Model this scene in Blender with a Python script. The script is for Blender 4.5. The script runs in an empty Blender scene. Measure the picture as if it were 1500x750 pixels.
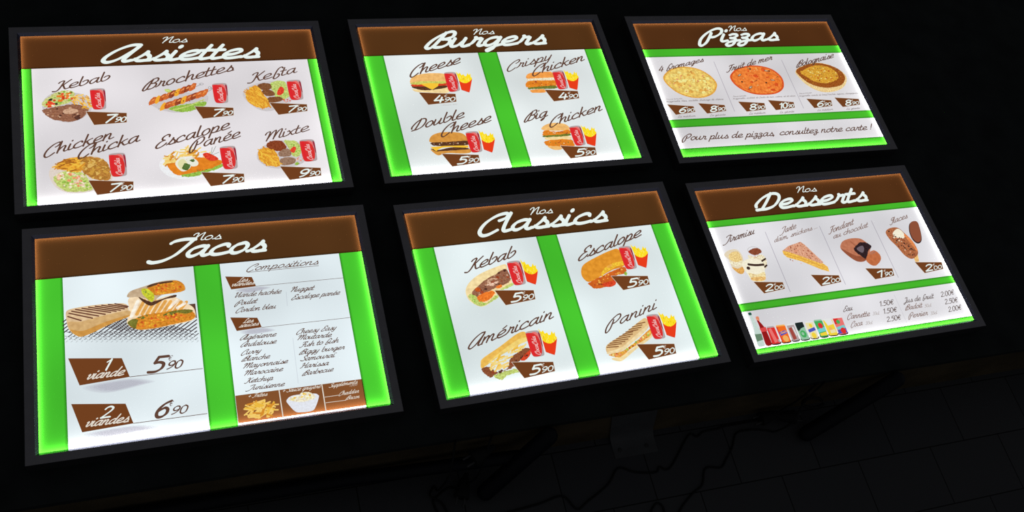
import bpy, math, random
from mathutils import Matrix, Vector, noise
random.seed(7)
scene = bpy.context.scene
COL = scene.collection

# ------------------------------------------------------------ camera, light, exposure
cam_d = bpy.data.cameras.new('camera')
cam = bpy.data.objects.new('camera', cam_d)
COL.objects.link(cam)
scene.camera = cam
cam_d.sensor_fit = 'HORIZONTAL'
cam_d.sensor_width = 36.0
cam_d.lens = 36.0 * 1400.0 / 1500.0
cam_d.clip_start = 0.02
cam.matrix_world = Matrix((
    (0.940290, 0.089234, -0.328469, -0.04897),
    (-0.234323, 0.869642, -0.434530, -0.76781),
    (0.246876, 0.485552, 0.838625, 1.81576),
    (0, 0, 0, 1)))
world = bpy.data.worlds.new('dim_room')
scene.world = world
world.use_nodes = True
bg = world.node_tree.nodes['Background']
bg.inputs['Color'].default_value = (0.92, 0.94, 1.0, 1)
bg.inputs['Strength'].default_value = 0.085
world.cycles.sampling_method = 'NONE'
scene.view_settings.view_transform = 'Standard'
scene.view_settings.look = 'None'
scene.view_settings.exposure = 0.0
scene.view_settings.gamma = 1.0
scene.view_settings.use_curve_mapping = False
scene.cycles.transparent_max_bounces = 24
scene.cycles.use_denoising = False
LED = 14.0                      # radiance of the LED strips round each face

# ------------------------------------------------------------ colours and materials
def lin(c):
    return tuple((v / 255 / 12.92) if v <= 10 else ((v / 255 + 0.055) / 1.055) ** 2.4 for v in c)

def nodes_of(m):
    m.use_nodes = True
    nt = m.node_tree
    nt.nodes.clear()
    out = nt.nodes.new('ShaderNodeOutputMaterial')
    return nt, out

MATS = {}
def print_mat(name, rgb, var=0.0, scale=260.0):
    """ink on the backlit face: glows with its own printed colour"""
    m = bpy.data.materials.new(name)
    nt, out = nodes_of(m)
    em = nt.nodes.new('ShaderNodeEmission')
    c = lin(rgb)
    if var:
        tc = nt.nodes.new('ShaderNodeTexCoord')
        nz = nt.nodes.new('ShaderNodeTexNoise')
        nz.inputs['Scale'].default_value = scale
        nz.inputs['Detail'].default_value = 3
        rp = nt.nodes.new('ShaderNodeValToRGB')
        e = rp.color_ramp.elements
        e[0].position, e[1].position = 0.32, 0.68
        e[0].color = tuple(v * (1 - var) ** p for v, p in zip(c, (0.9, 1.3, 1.6))) + (1,)
        e[1].color = tuple(min(1, v * (1 + var) ** p + 0.02 * var) for v, p in zip(c, (1.0, 1.2, 1.4))) + (1,)
        nt.links.new(tc.outputs['Object'], nz.inputs['Vector'])
        nt.links.new(nz.outputs['Fac'], rp.inputs['Fac'])
        nt.links.new(rp.outputs['Color'], em.inputs['Color'])
    else:
        em.inputs['Color'].default_value = c + (1,)
    nt.links.new(em.outputs[0], out.inputs['Surface'])
    m.cycles.emission_sampling = 'NONE'
    MATS[name] = m

def film_mat(name, trans):
    """clear coloured film over the lit face"""
    m = bpy.data.materials.new(name)
    nt, out = nodes_of(m)
    t = nt.nodes.new('ShaderNodeBsdfTransparent')
    t.inputs['Color'].default_value = tuple(trans) + (1,)
    nt.links.new(t.outputs[0], out.inputs['Surface'])
    MATS[name] = m

def solid_mat(name, rgb_lin, rough=0.6, metal=0.0, var=0.0, scale=40.0, spec=0.5):
    m = bpy.data.materials.new(name)
    nt, out = nodes_of(m)
    b = nt.nodes.new('ShaderNodeBsdfPrincipled')
    b.inputs['Base Color'].default_value = tuple(rgb_lin) + (1,)
    b.inputs['Roughness'].default_value = rough
    b.inputs['Metallic'].default_value = metal
    b.inputs['Specular IOR Level'].default_value = spec
    if var:
        tc = nt.nodes.new('ShaderNodeTexCoord')
        nz = nt.nodes.new('ShaderNodeTexNoise')
        nz.inputs['Scale'].default_value = scale
        nz.inputs['Detail'].default_value = 5
        rp = nt.nodes.new('ShaderNodeValToRGB')
        e = rp.color_ramp.elements
        e[0].position, e[1].position = 0.3, 0.7
        e[0].color = tuple(v * (1 - var) for v in rgb_lin) + (1,)
        e[1].color = tuple(v * (1 + var) for v in rgb_lin) + (1,)
        nt.links.new(tc.outputs['Object'], nz.inputs['Vector'])
        nt.links.new(nz.outputs['Fac'], rp.inputs['Fac'])
        nt.links.new(rp.outputs['Color'], b.inputs['Base Color'])
    nt.links.new(b.outputs[0], out.inputs['Surface'])
    MATS[name] = m

FLAT = dict(titlewhite=(232, 243, 238), creamwhite=(226, 218, 205), ink=(97, 67, 54), inkdim=(104, 84, 76), inkgrey=(96, 78, 72),
    inkpale=(172, 160, 155), inkrose=(132, 104, 94), steel=(150, 148, 150), glassline=(178, 172, 170), wire=(62, 48, 52), wirebrown=(95, 62, 48),
    fry1=(232, 172, 58), fry2=(214, 142, 46), fry3=(243, 204, 110), fry4=(240, 192, 70), fry5=(242, 216, 132), fry6=(236, 186, 66), frydark=(165, 98, 34),
    chick1=(205, 155, 66), chick2=(168, 116, 48), chick3=(222, 182, 98), olive=(44, 38, 36), mussel=(58, 48, 40), herb=(122, 138, 122),
    cheese=(246, 196, 58), onion=(206, 186, 160), pepper=(240, 170, 52), lemon=(234, 234, 218), lemonin=(226, 222, 170),
    char=(104, 60, 46), char2=(132, 84, 48), choc=(62, 42, 36), chocshine=(112, 98, 106), tartline=(214, 152, 52),
    canred=(216, 50, 48), cansilver=(178, 164, 164), canorange=(238, 108, 34), canblue=(76, 84, 186), canpeach=(240, 176, 96), canrust=(160, 72, 64),
    canblack=(30, 40, 40), canmint=(150, 194, 164), cangreen=(70, 172, 92), cancream=(232, 222, 172), canyellow=(240, 210, 62), canaqua=(116, 206, 206),
    canpink=(232, 116, 112), canwhite=(226, 228, 228), canshade=(48, 40, 42), candeep=(150, 30, 52), canhot=(222, 40, 46), canscript=(240, 190, 188),
    cartonred=(232, 62, 28), cartondark=(196, 40, 20), friesyellow=(252, 222, 36), friesdark=(214, 172, 22), friespale=(252, 236, 110),
    capgreen=(40, 86, 74), waterlabel=(104, 134, 108), cola=(148, 26, 26), colared=(216, 72, 72), tagbrown=(113, 64, 32), icechoc=(142, 80, 56))
for k, v in FLAT.items():
    print_mat(k, v)
VAR = dict(plate=(203, 198, 200), plate2=(222, 210, 198), platew=(236, 238, 240), salad=(202, 206, 132), meat=(146, 98, 74), meatpale=(204, 164, 134),
    meatmid=(158, 104, 72), meatdark=(84, 50, 40), meatbrown=(136, 78, 48), tomato=(222, 66, 44), tomatopale=(234, 134, 100), carrot=(240, 122, 42),
    leaf=(146, 186, 72), leafpale=(190, 206, 114), leafdark=(112, 122, 46), grilllight=(222, 138, 78), grill1=(206, 104, 46), grill2=(188, 86, 38), grill3=(150, 66, 36),
    friesgold=(226, 160, 50), kefta=(126, 80, 48), keftagrey=(150, 118, 96), kebabred=(134, 64, 34), chicken=(182, 126, 54), prawn=(234, 146, 104),
    prawnpale=(238, 196, 170), creamy=(240, 226, 194), breaded=(226, 132, 36), breaded2=(206, 100, 34), parsley=(84, 112, 52), bun=(238, 186, 112),
    bunpale=(242, 216, 156), bunbrown=(214, 150, 66), bunorange=(240, 158, 74), bunamber=(224, 148, 44), patty=(88, 54, 34), tomatostrip=(212, 68, 36),
    pickle=(204, 204, 98), crust4=(222, 166, 70), pizza4=(232, 198, 104), moz=(246, 228, 142), moz2=(240, 212, 120), toast=(190, 126, 56), toastlight=(222, 168, 78), rosy=(222, 140, 106),
    crustsea=(214, 84, 34), pizzasea=(238, 128, 54), seapale=(246, 176, 106), crustpale=(238, 206, 146), bolobrown=(152, 82, 28), bologold=(212, 158, 52),
    bolored=(190, 86, 32), wrap=(222, 192, 150), wrapside=(210, 172, 116), wraptoast=(206, 150, 72), wrapcream=(242, 218, 180), wrapgold=(226, 166, 82),
    wrappale=(248, 236, 220), wrapgrey=(196, 172, 140), filling=(212, 136, 40), fillgold=(236, 176, 50), fillred=(206, 90, 36), fillgreen=(118, 116, 44),
    darkgap=(84, 54, 36), limegreen=(196, 200, 50), cheddar=(246, 190, 54), breadpale=(242, 220, 164), breadgold=(234, 186, 86), breadcut=(240, 210, 116),
    bread2=(240, 176, 76), fillmix=(226, 160, 68), panbread=(224, 190, 134), pancut=(238, 216, 166), glasspale=(226, 212, 184), custard=(236, 204, 136),
    custardpale=(238, 214, 160), caramel=(222, 168, 88), caramel2=(232, 188, 116), creamlight=(242, 236, 212), cocoa=(136, 72, 48), tarttop=(216, 160, 130),
    tartside=(242, 186, 80), tartbit=(166, 84, 60), fondant=(188, 118, 88), fondantside=(150, 84, 58), fondantbit=(190, 108, 66), chocdark=(46, 30, 34),
    stick=(236, 188, 118), glaze=(172, 104, 66), carrotpale=(226, 138, 80), waterglass=(196, 216, 208), bowlwhite=(226, 230, 238))
for k, v in VAR.items():
    pale = k in ('plate', 'plate2', 'platew', 'bowlwhite', 'waterglass', 'glasspale', 'creamlight')
    soft_ = k.startswith(('bun', 'bread', 'wrap', 'pan', 'pancut', 'fondant'))
    print_mat(k, v, 0.06 if pale else 0.12 if soft_ else 0.26, 120.0 if soft_ else 130.0 if k.startswith('pizza') else 300.0)
film_mat('brownfilm', (0.108, 0.038, 0.0105))
film_mat('greenfilm', (0.084, 0.64, 0.033))
film_mat('shadefilm', (0.86, 0.87, 0.86))
film_mat('printgrey', (0.74, 0.72, 0.76))
film_mat('printshade', (0.93, 0.915, 0.93))
film_mat('panelbrown', (0.30, 0.098, 0.030))
solid_mat('graphite', (0.175, 0.17, 0.185), 0.55, 0.0, 0.06, 60)
solid_mat('bevel_metal', (0.215, 0.218, 0.30), 0.30, 1.0)
solid_mat('box_black', (0.02, 0.02, 0.022), 0.7, 0, 0, 1, 0.2)
solid_mat('wall_grey', (0.05, 0.05, 0.05), 0.9, 0, 0.1, 8, 0.1)
solid_mat('box_inside', (0.02, 0.02, 0.02), 0.9)
solid_mat('black_board', (0.016, 0.019, 0.019), 0.9, 0.0, 0.25, 14, 0.1)
solid_mat('brown_wood', (0.066, 0.050, 0.028), 0.7, 0.0, 0.35, 9, 0.1)
solid_mat('black_steel', (0.003, 0.0035, 0.006), 0.55, 0.0, 0, 1, 0.15)
solid_mat('black_rubber', (0.010, 0.010, 0.010), 0.7, 0, 0, 1, 0.1)
solid_mat('paper', (0.062, 0.064, 0.066), 0.8, 0, 0.08, 30, 0.1)
solid_mat('screw_head', (0.02, 0.02, 0.02), 0.6)

def face_mat(name, rgb):
    """opal acrylic: evenly lit from inside, and lit harder by the LED strips behind its rim"""
    m = bpy.data.materials.new(name)
    nt, out = nodes_of(m)
    em = nt.nodes.new('ShaderNodeEmission')
    em.inputs['Color'].default_value = lin(rgb) + (1,)
    tc = nt.nodes.new('ShaderNodeTexCoord')              # uneven backlight: slow drift over the face
    nz = nt.nodes.new('ShaderNodeTexNoise')
    nz.inputs['Scale'].default_value = 5.0
    nz.inputs['Detail'].default_value = 1.0
    mr = nt.nodes.new('ShaderNodeMapRange')
    mr.inputs['From Min'].default_value, mr.inputs['From Max'].default_value = 0.25, 0.75
    mr.inputs['To Min'].default_value, mr.inputs['To Max'].default_value = 0.84, 1.20
    nt.links.new(tc.outputs['Object'], nz.inputs['Vector'])
    nt.links.new(nz.outputs['Fac'], mr.inputs['Value'])
    nt.links.new(mr.outputs['Result'], em.inputs['Strength'])
    tr = nt.nodes.new('ShaderNodeBsdfTranslucent')
    tr.inputs['Color'].default_value = (0.9, 0.9, 0.9, 1)
    ad = nt.nodes.new('ShaderNodeAddShader')
    nt.links.new(em.outputs[0], ad.inputs[0])
    nt.links.new(tr.outputs[0], ad.inputs[1])
    nt.links.new(ad.outputs[0], out.inputs['Surface'])
    m.cycles.emission_sampling = 'NONE'
    MATS[name] = m

def tile_mat():
    m = bpy.data.materials.new('floor_tiles')
    nt, out = nodes_of(m)
    b = nt.nodes.new('ShaderNodeBsdfPrincipled')
    b.inputs['Roughness'].default_value = 0.75
    b.inputs['Specular IOR Level'].default_value = 0.1
    tc = nt.nodes.new('ShaderNodeTexCoord')
    mp = nt.nodes.new('ShaderNodeMapping')
    mp.inputs['Location'].default_value = (-0.8325 - 0.10025 + 100 * 0.2005, 0.4205 + 100 * 0.132, 0)
    br = nt.nodes.new('ShaderNodeTexBrick')
    br.offset, br.offset_frequency, br.squash = 0.5, 2, 1.0
    br.inputs['Scale'].default_value = 1.0
    br.inputs['Brick Width'].default_value = 0.2005
    br.inputs['Row Height'].default_value = 0.132
    br.inputs['Mortar Size'].default_value = 0.0013
    br.inputs['Mortar Smooth'].default_value = 0.2
    br.inputs['Color1'].default_value = (0.046, 0.047, 0.049, 1)
    br.inputs['Color2'].default_value = (0.040, 0.041, 0.045, 1)
    br.inputs['Mortar'].default_value = (0.008, 0.008, 0.008, 1)
    nt.links.new(tc.outputs['Object'], mp.inputs['Vector'])
    nt.links.new(mp.outputs[0], br.inputs['Vector'])
    nt.links.new(br.outputs['Color'], b.inputs['Base Color'])
    nt.links.new(b.outputs[0], out.inputs['Surface'])
    MATS['floor_tiles'] = m
tile_mat()

# ------------------------------------------------------------ mesh helpers
class MB:
    """collects faces with materials and links them as ONE mesh object"""
    def __init__(self):
        self.v, self.f, self.mi, self.names = [], [], [], []
    def slot(self, m):
        if m not in self.names:
            self.names.append(m)
        return self.names.index(m)
    def face(self, pts, m):
        n = len(self.v)
        self.v += pts
        self.f.append(tuple(range(n, n + len(pts))))
        self.mi.append(self.slot(m))
    def grid(self, rows, m, closed=False):
        n, w, s = len(self.v), len(rows[0]), self.slot(m)
        for r in rows:
            self.v += r
        for i in range(len(rows) - 1):
            for j in range(w if closed else w - 1):
                k = (j + 1) % w
                self.f.append((n + i * w + j, n + i * w + k, n + (i + 1) * w + k, n + (i + 1) * w + j))
                self.mi.append(s)
    def box(self, x0, x1, y0, y1, z0, z1, m, bev=0.0):
        p = [(x0, y0, z0), (x1, y0, z0), (x1, y1, z0), (x0, y1, z0), (x0, y0, z1), (x1, y0, z1), (x1, y1, z1), (x0, y1, z1)]
        n, s = len(self.v), self.slot(m)
        self.v += p
        for f in ((0, 3, 2, 1), (4, 5, 6, 7), (0, 1, 5, 4), (1, 2, 6, 5), (2, 3, 7, 6), (3, 0, 4, 7)):
            self.f.append(tuple(n + i for i in f))
            self.mi.append(s)
    def tube(self, pts, r, m, seg=12, round_end=False):
        pts = [Vector(p) for p in pts]
        rows = []
        up = Vector((0, 0, 1))
        rad = [r] * len(pts)
        if round_end:
            d0, d1 = (pts[0] - pts[1]).normalized(), (pts[-1] - pts[-2]).normalized()
            pre = [(pts[0] + d0 * r * math.sin(a), r * math.cos(a)) for a in (1.5, 1.2, 0.8, 0.4)]
            post = [(pts[-1] + d1 * r * math.sin(a), r * math.cos(a)) for a in (0.4, 0.8, 1.2, 1.5)]
            pts = [p for p, _ in pre] + pts + [p for p, _ in post]
            rad = [q for _, q in pre] + rad + [q for _, q in post]
        for i, p in enumerate(pts):
            t = (pts[min(i + 1, len(pts) - 1)] - pts[max(i - 1, 0)]).normalized()
            a = t.cross(up if abs(t.z) < 0.95 else Vector((1, 0, 0))).normalized()
            b = a.cross(t).normalized()
            rows.append([tuple(p + (a * math.cos(k * 2 * math.pi / seg) + b * math.sin(k * 2 * math.pi / seg)) * rad[i]) for k in range(seg)])
        self.grid(rows, m, True)
        self.face(list(reversed(rows[0])), m)
        self.face(rows[-1], m)
    def build(self, name, parent=None, loc=None, smooth=False):
        me = bpy.data.meshes.new(name)
        me.from_pydata(self.v, [], self.f)
        for m in self.names:
            me.materials.append(MATS[m])
        me.polygons.foreach_set('material_index', self.mi)
        if smooth:
            me.polygons.foreach_set('use_smooth', [True] * len(me.polygons))
        me.update()
        o = bpy.data.objects.new(name, me)
        COL.objects.link(o)
        if parent:
            o.parent = parent
        if loc:
            o.location = loc
        return o

def tag(o, label=None, cat=None, group=None, kind=None):
    for k, v in (('label', label), ('category', cat), ('group', group), ('kind', kind)):
        if v:
            o[k] = v
    return o

def empty(name, loc, rz=0.0):
    o = bpy.data.objects.new(name, None)
    COL.objects.link(o)
    o.location = loc
    o.rotation_euler = (0, 0, rz)
    o.empty_display_size = 0.05
    return o

# ------------------------------------------------------------ 2-D print helpers: board millimetres, y down, z = layer
W, H = 574.0, 398.5
LAYER, STEP = 0.20, 0.006
def p3(x, y, z):
    return ((x - W / 2) / 1000, (H / 2 - y) / 1000, z / 1000)

def spline(pts, closed=False, n=6):
    out = []
    c = len(pts)
    if c < 3 and not closed:
        return list(pts)
    for i in range(c if closed else c - 1):
        p0 = pts[(i - 1) % c] if closed or i > 0 else pts[0]
        p1, p2 = pts[i], pts[(i + 1) % c]
        p3_ = pts[(i + 2) % c] if closed or i + 2 < c else pts[-1]
        for k in range(n):
            t = k / n
            a, b = t * t, t * t * t
            out.append(tuple(0.5 * (2 * p1[j] + (p2[j] - p0[j]) * t + (2 * p0[j] - 5 * p1[j] + 4 * p2[j] - p3_[j]) * a + (3 * p1[j] - p0[j] - 3 * p2[j] + p3_[j]) * b) for j in (0, 1)))
    if not closed:
        out.append(tuple(pts[-1]))
    return out

def inside(p, poly):
    r, n = False, len(poly)
    for i in range(n):
        (x1, y1), (x2, y2) = poly[i], poly[(i + 1) % n]
        if (y1 > p[1]) != (y2 > p[1]) and p[0] < (x2 - x1) * (p[1] - y1) / (y2 - y1) + x1:
            r = not r
    return r

def scatter(poly, n, rnd):
    xs, ys = [p[0] for p in poly], [p[1] for p in poly]
    out, tries = [], 0
    while len(out) < n and tries < n * 60:
        tries += 1
        p = (rnd.uniform(min(xs), max(xs)), rnd.uniform(min(ys), max(ys)))
        if inside(p, poly):
            out.append(p)
    return out

def stroke(mb, pts, width, mat, z, caps=True):
    """pts: polyline; width: number or function of travel direction (dx, dy)"""
    n = len(pts)
    if n < 2:
        return
    left, right, ws = [], [], []
    for i in range(n):
        a, b = pts[max(i - 1, 0)], pts[min(i + 1, n - 1)]
        dx, dy = b[0] - a[0], b[1] - a[1]
        l = math.hypot(dx, dy) or 1e-9
        dx, dy = dx / l, dy / l
        w = (width(dx, dy) if callable(width) else width) / 2
        ws.append((w, dx, dy))
        left.append((pts[i][0] - dy * w, pts[i][1] + dx * w))
        right.append((pts[i][0] + dy * w, pts[i][1] - dx * w))
    mb.grid([[p3(*l, z), p3(*r, z)] for l, r in zip(left, right)], mat)
    if caps:
        for (i, s) in ((0, -1), (n - 1, 1)):
            w, dx, dy = ws[i]
            base = math.atan2(dx * 1.0, -dy)          # direction of the left normal
            c = pts[i]
            fan = []
            for k in range(7):
                a = base - s * k * math.pi / 6
                fan.append(p3(c[0] + w * math.cos(a), c[1] + w * math.sin(a), z))
            mb.face(fan, mat)

# ------------------------------------------------------------ lettering: a slanted brush script drawn as pen strokes
# x-height 10, capitals 19; a leading 'L' marks straight strokes, 'o' a dot
G = {
'a': (11.5, [[(9, 9), (6.2, 10), (2.6, 8), (1, 4), (2.0, .7), (4.2, .2), (7, 3), (9, 7.6)], [(9.3, 10), (8.5, 4.5), (8.6, 1.2), (10, 0), (12.3, 1.1)]]),
'b': (10.5, [[(2, 19), (1.2, 9), (1.2, 3), (2.4, .4), (4.5, 0), (8, 2.6), (9.4, 6.4), (8.4, 9.4), (5.8, 9.6), (3.6, 7.6)]]),
'c': (10.2, [[(8.6, 7.8), (8.2, 9.6), (5.6, 9.8), (2, 6.8), (1.2, 2.6), (3.2, .2), (6.6, .2), (10.6, 1.6)]]),
'd': (11.5, [[(9, 9), (6.2, 10), (2.6, 8), (1, 4), (2.0, .7), (4.2, .2), (7, 3), (9, 7.6)], [(10.6, 19), (8.8, 8), (8.6, 1.4), (10, 0), (12.3, 1.1)]]),
'e': (10, [[(1.8, 4.0), (5.5, 4.6), (8.4, 7), (8, 9.6), (5.6, 9.9), (2.4, 7.8), (1.1, 3.8), (2.6, .4), (5.8, 0), (10.5, 1.4)]]),
'f': (9.5, [[(10.4, 16.4), (9.2, 18.8), (6.4, 17.6), (4.2, 12), (2, 0), (2.6, -3.2), (5, -3.2), (7.6, .8), (7.4, 4.8), (5.2, 5.2)]]),
'g': (11, [[(9, 9), (6.2, 10), (2.6, 8), (1, 4), (2.0, .7), (4.2, .2), (7, 3), (9, 7.6)], [(9.5, 10), (8.4, 2), (7, -4.6), (4.6, -6.8), (4.4, -4.6), (8, -1), (12, 1)]]),
'h': (10.4, [[(2.2, 19), (.8, 0)], [(.9, 3), (3.6, 8), (6.2, 9.9), (7.6, 8.4), (6.9, 3.2), (7.4, .5), (9, 0), (11.3, 1.1)]]),
'i': (4.8, [[(1.6, 10), (.9, 4), (1.2, .7), (2.8, 0), (5.6, 1.2)], 'o2.6,15.2']),
'ï': (4.8, [[(1.6, 10), (.9, 4), (1.2, .7), (2.8, 0), (5.6, 1.2)], 'o1.2,15.2', 'o4.6,15.2']),
'k': (9.6, [[(2.2, 19), (.6, 0)], [(8.4, 9.7), (5.5, 8.6), (1.5, 5.0)], [(3.4, 6.1), (5.2, 2.2), (7, .2), (10.4, 1.1)]]),
'l': (4.8, [[(2.2, 19), (1.1, 9), (1, 2), (2.4, 0), (5.6, 1.2)]]),
'm': (15, [[(1.6, 10), (.6, 0)], [(1, 4), (3.6, 9), (5.6, 9.8), (6.2, 8), (5.4, 0)], [(5.7, 4), (8.4, 9), (10.4, 9.8), (11.2, 8), (10.5, 2.4), (11.2, .2), (12.8, 0), (15.8, 1.2)]]),
'n': (10.4, [[(1.6, 10), (.6, 0)], [(1, 4), (3.8, 9), (6, 9.9), (7, 8.2), (6.3, 2.6), (7, .2), (8.6, 0), (11.2, 1.2)]]),
'o': (9.8, [[(6, 9.9), (2.8, 8.4), (1, 4.4), (2.2, .6), (5, .1), (8, 3), (8.5, 7.2), (6.8, 9.8), (5.4, 9.9)]]),
'p': (10.4, [[(2, 10), (.2, -4), (-.3, -7.4)], [(1.2, 4.6), (4, 9.2), (6.8, 9.9), (8.2, 7), (7, 2.2), (4.4, .2), (1.4, .6)], [(4.4, .2), (8, .2), (11.2, 1.2)]]),
'r': (9, [[(-.8, .8), (1.8, 3.2), (3.2, 8), (3.4, 10.6)], [(3.3, 10), (4.4, 8.9), (7, 8.8), (6.5, 4), (6.4, 1), (7.8, 0), (9.8, 1.0)]]),
's': (9, [[(0, .8), (1.8, 1.8), (4.6, 6.6), (6, 10.6)], [(6, 10.2), (6.2, 7.8), (8, 5.2), (8.4, 2.3), (6.8, .3), (3.8, .2), (2.4, 1.6)], [(6.4, .3), (9.6, .5)]]),
't': (5.8, [[(3, 16), (1.7, 8), (1.1, 1.9), (2.5, 0), (6.4, 1.2)], 'L-.8,9.8;5.4,10.2']),
'u': (10.8, [[(1.4, 10), (.7, 4), (1, .9), (2.6, .1), (5, 1.8), (7.4, 7)], [(7.9, 10), (7.1, 4), (7.3, 1), (8.9, 0), (11.6, 1.2)]]),
'v': (8.8, [[(.4, 8), (1.6, 9.9), (2.4, 8), (2, 2.6), (3.2, .2), (6, 2.5), (7.4, 7.5), (6.8, 10), (8.8, 8.6)]]),
'x': (9, [[(.6, 8.6), (1.9, 9.9), (3, 8), (5.4, 1.6), (6.8, 0), (9.6, 1.2)], [(7.8, 9.7), (5.6, 7.6), (2, 1.8), (-.4, .2)]]),
'y': (10, [[(1.4, 10), (.7, 4), (1, .9), (2.6, .1), (5, 1.8), (7.4, 7)], [(7.9, 10), (6.4, 2), (4.8, -5), (2.4, -7.4), (.8, -6.2)]]),
'z': (8.8, [[(1.2, 8.6), (3.4, 9.9), (6.2, 9.4), (6.6, 7), (4.4, 4.6), (2.4, 4.2)], [(3, 4.4), (5.8, 3.6), (6.4, 0), (5.2, -5), (2.6, -6.6), (.6, -5.2), (1.6, -2), (5, 0), (10, 1)]]),
'A': (14, [[(14, 18.6), (9.5, 18.4), (4.5, 13.4), (1.2, 6), (1.2, 1), (4, -.6), (8, 3), (12, 11.4), (13.6, 16.5)], [(14, 17), (11.6, 7.6), (10.6, 1.6), (12, 0), (15, 1.1)]]),
'B': (14, [[(8.4, 17.6), (6.6, 9.6), (4.4, 1.4), (2, -1.4), (.2, .6), (2, 8), (6.5, 15.2), (11, 18.6), (13.6, 17.2), (13.4, 12.5), (9.8, 9.7), (7.4, 9.5)], [(8.6, 9.7), (12.4, 8.4), (12.8, 4.2), (10, .4), (6.5, -.4), (4.4, .4)]]),
'C': (12, [[(9, 11.6), (11.6, 13.4), (13, 16.6), (11.4, 19), (6.6, 17), (2, 10.4), (.4, 2.6), (2.2, -2.2), (5.6, -2.2), (10, 2)]]),
'D': (15.4, [[(8.4, 19), (6.6, 9), (4.6, .8)], [(.2, 3.6), (.2, 7.4), (3.6, 14.2), (9, 18.4), (13.6, 16.8), (14.8, 10.8), (12.4, 3.6), (8, .4), (3.4, 0), (1, -.4)]]),
'E': (11, [[(12, 14.6), (12, 17.8), (9, 18.8), (5.6, 16.2), (5.4, 12), (8.2, 10.2)], [(8.2, 10.2), (4, 8.6), (.8, 4), (1, -.2), (4.2, -1), (8.4, 1.6), (10.6, 4.4)]]),
'F': (11, [[(2.4, 15.5), (4.4, 18), (8, 18.2), (14, 18.8)], [(9.5, 18.2), (8, 10), (5.6, 2), (2.6, -1.6), (-.6, -.6)], [(4.6, 9.2), (10.4, 10)]]),
'G': (11.5, [[(11.4, 14.6), (11, 17.8), (8, 18.6), (4.5, 16), (4.2, 11.2), (7, 9.8), (10.2, 12.4)], [(10.2, 13), (9.2, 5), (6.8, -2), (3.4, -3.4), (.6, -1)]]),
'H': (14.4, [[(1, 14), (3, 17.6), (5.4, 17.6), (4.6, 10), (2.6, 1.6), (-.4, .2)], [(14, 18.8), (11.6, 9), (10.8, 1.6), (12.2, 0), (15.4, 1.1)], [(3, 8.6), (12, 10)]]),
'J': (12, [[(4.6, 15.8), (6.4, 18.4), (12, 18.2)], [(11.6, 18.4), (9.8, 9), (7.6, -1), (4.6, -5), (1.6, -4.4), (3, -.8), (12.5, 1.2)]]),
'K': (14, [[(2, 15), (3.8, 17.6), (7.4, 17.6), (6.2, 10), (4.4, 2.5), (2, -1), (-1.6, -.2)], [(14.6, 18.2), (11.8, 15), (6.4, 8)], [(7.6, 9.4), (9.4, 3.6), (11.2, .4), (14.8, 1.1)]]),
'L': (10, [[(8.6, 14.4), (9.6, 17.6), (7.2, 18.6), (5, 14.6), (3.6, 6), (2, 1), (0, .4), (2, 2), (6, .1), (10, 1)]]),
'M': (19.6, [[(.5, 13), (2, 17.2), (5.2, 17.8), (5, 12), (2.8, -.4)], [(3.2, 2), (7.4, 13.6), (10.8, 18.2), (11.8, 15.5), (10, .4)], [(10.4, 3), (14.2, 14.6), (17.6, 18.4), (18.2, 15), (16.4, 3.6), (17.2, .3), (20.6, 1.2)]]),
'N': (13.8, [[(.5, 13), (2, 17.2), (5.2, 17.8), (5, 12), (2.8, -.4)], [(3.2, 2), (8, 14), (11.4, 18.8)], [(12.2, 18.6), (10.8, 5), (11.4, .4), (14.8, 1.1)]]),
'P': (14.5, [[(6.6, 12.6), (6, 6), (4.8, -1), (2.6, -5), (.4, -4.2), (.2, 4), (3.6, 12.8), (9, 18.4), (13.2, 17.6), (13.6, 12), (10, 7), (6.6, 6.4)]]),
'S': (11, [[(11.4, 14), (11.4, 17.6), (8.4, 18.8), (5, 16), (6, 11.8), (9, 8), (9.4, 3), (6.6, -.2), (2.6, 0), (0, 2)]]),
'T': (15, [[(4, 14.8), (5.6, 17), (10, 18.4), (15.4, 18)], [(15, 18), (12.4, 9.6), (9.6, 2.4), (5.4, -2.2), (1, -3.6), (-1.6, -2.6)]]),
'V': (12, [[(1, 13.6), (2.4, 17.6), (4.8, 17.2), (4.4, 8), (4.2, 1), (5.8, .2), (10, 7), (13.2, 18.4)]]),
'0': (11, [[(5, 19), (1.6, 16), (.8, 9.5), (1.8, 2.6), (5, 0), (8.4, 3), (9.2, 9.5), (8.2, 16), (5, 19)]]),
'1': (8, ['L1.6,14.6;6,18.4', 'L6,18.8;5.2,0']),
'2': (10.6, [[(1.2, 15), (3, 18.2), (6, 18.8), (8.6, 16), (7.8, 11.6), (4.4, 6), (.8, .8)], 'L.8,.7;9.4,.7']),
'3': (10, [[(1.5, 17), (5, 18.8), (8.4, 16), (7.6, 11.5), (4.5, 10), (8.4, 8.5), (9, 3.5), (5.5, .2), (1, 1.4)]]),
'4': (11, ['L5.2,18.8;.8,5.6;10.2,5.6', 'L8,13;7.4,0']),
'5': (10.6, ['L9.6,18.2;3.4,18.2;2.4,11', [(2.4, 11), (5.6, 11.6), (8.6, 9.2), (8.6, 4), (5.5, .5), (.8, .6)]]),
'6': (10.6, [[(9, 18.6), (4.5, 15.6), (1.4, 10), (1, 4.5), (3, .4), (6.5, .3), (9, 3.6), (8.6, 8.4), (5.6, 10.6), (1.6, 7.4)]]),
'7': (10, ['L.8,18.2;9.4,18.2;2.8,0']),
'8': (10.6, [[(5, 10), (2, 13), (2, 17), (5, 19), (8.2, 17), (8, 13), (5, 10), (1.4, 7), (1.2, 2.4), (5, 0), (8.8, 2.4), (8.6, 7), (5, 10)]]),
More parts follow.
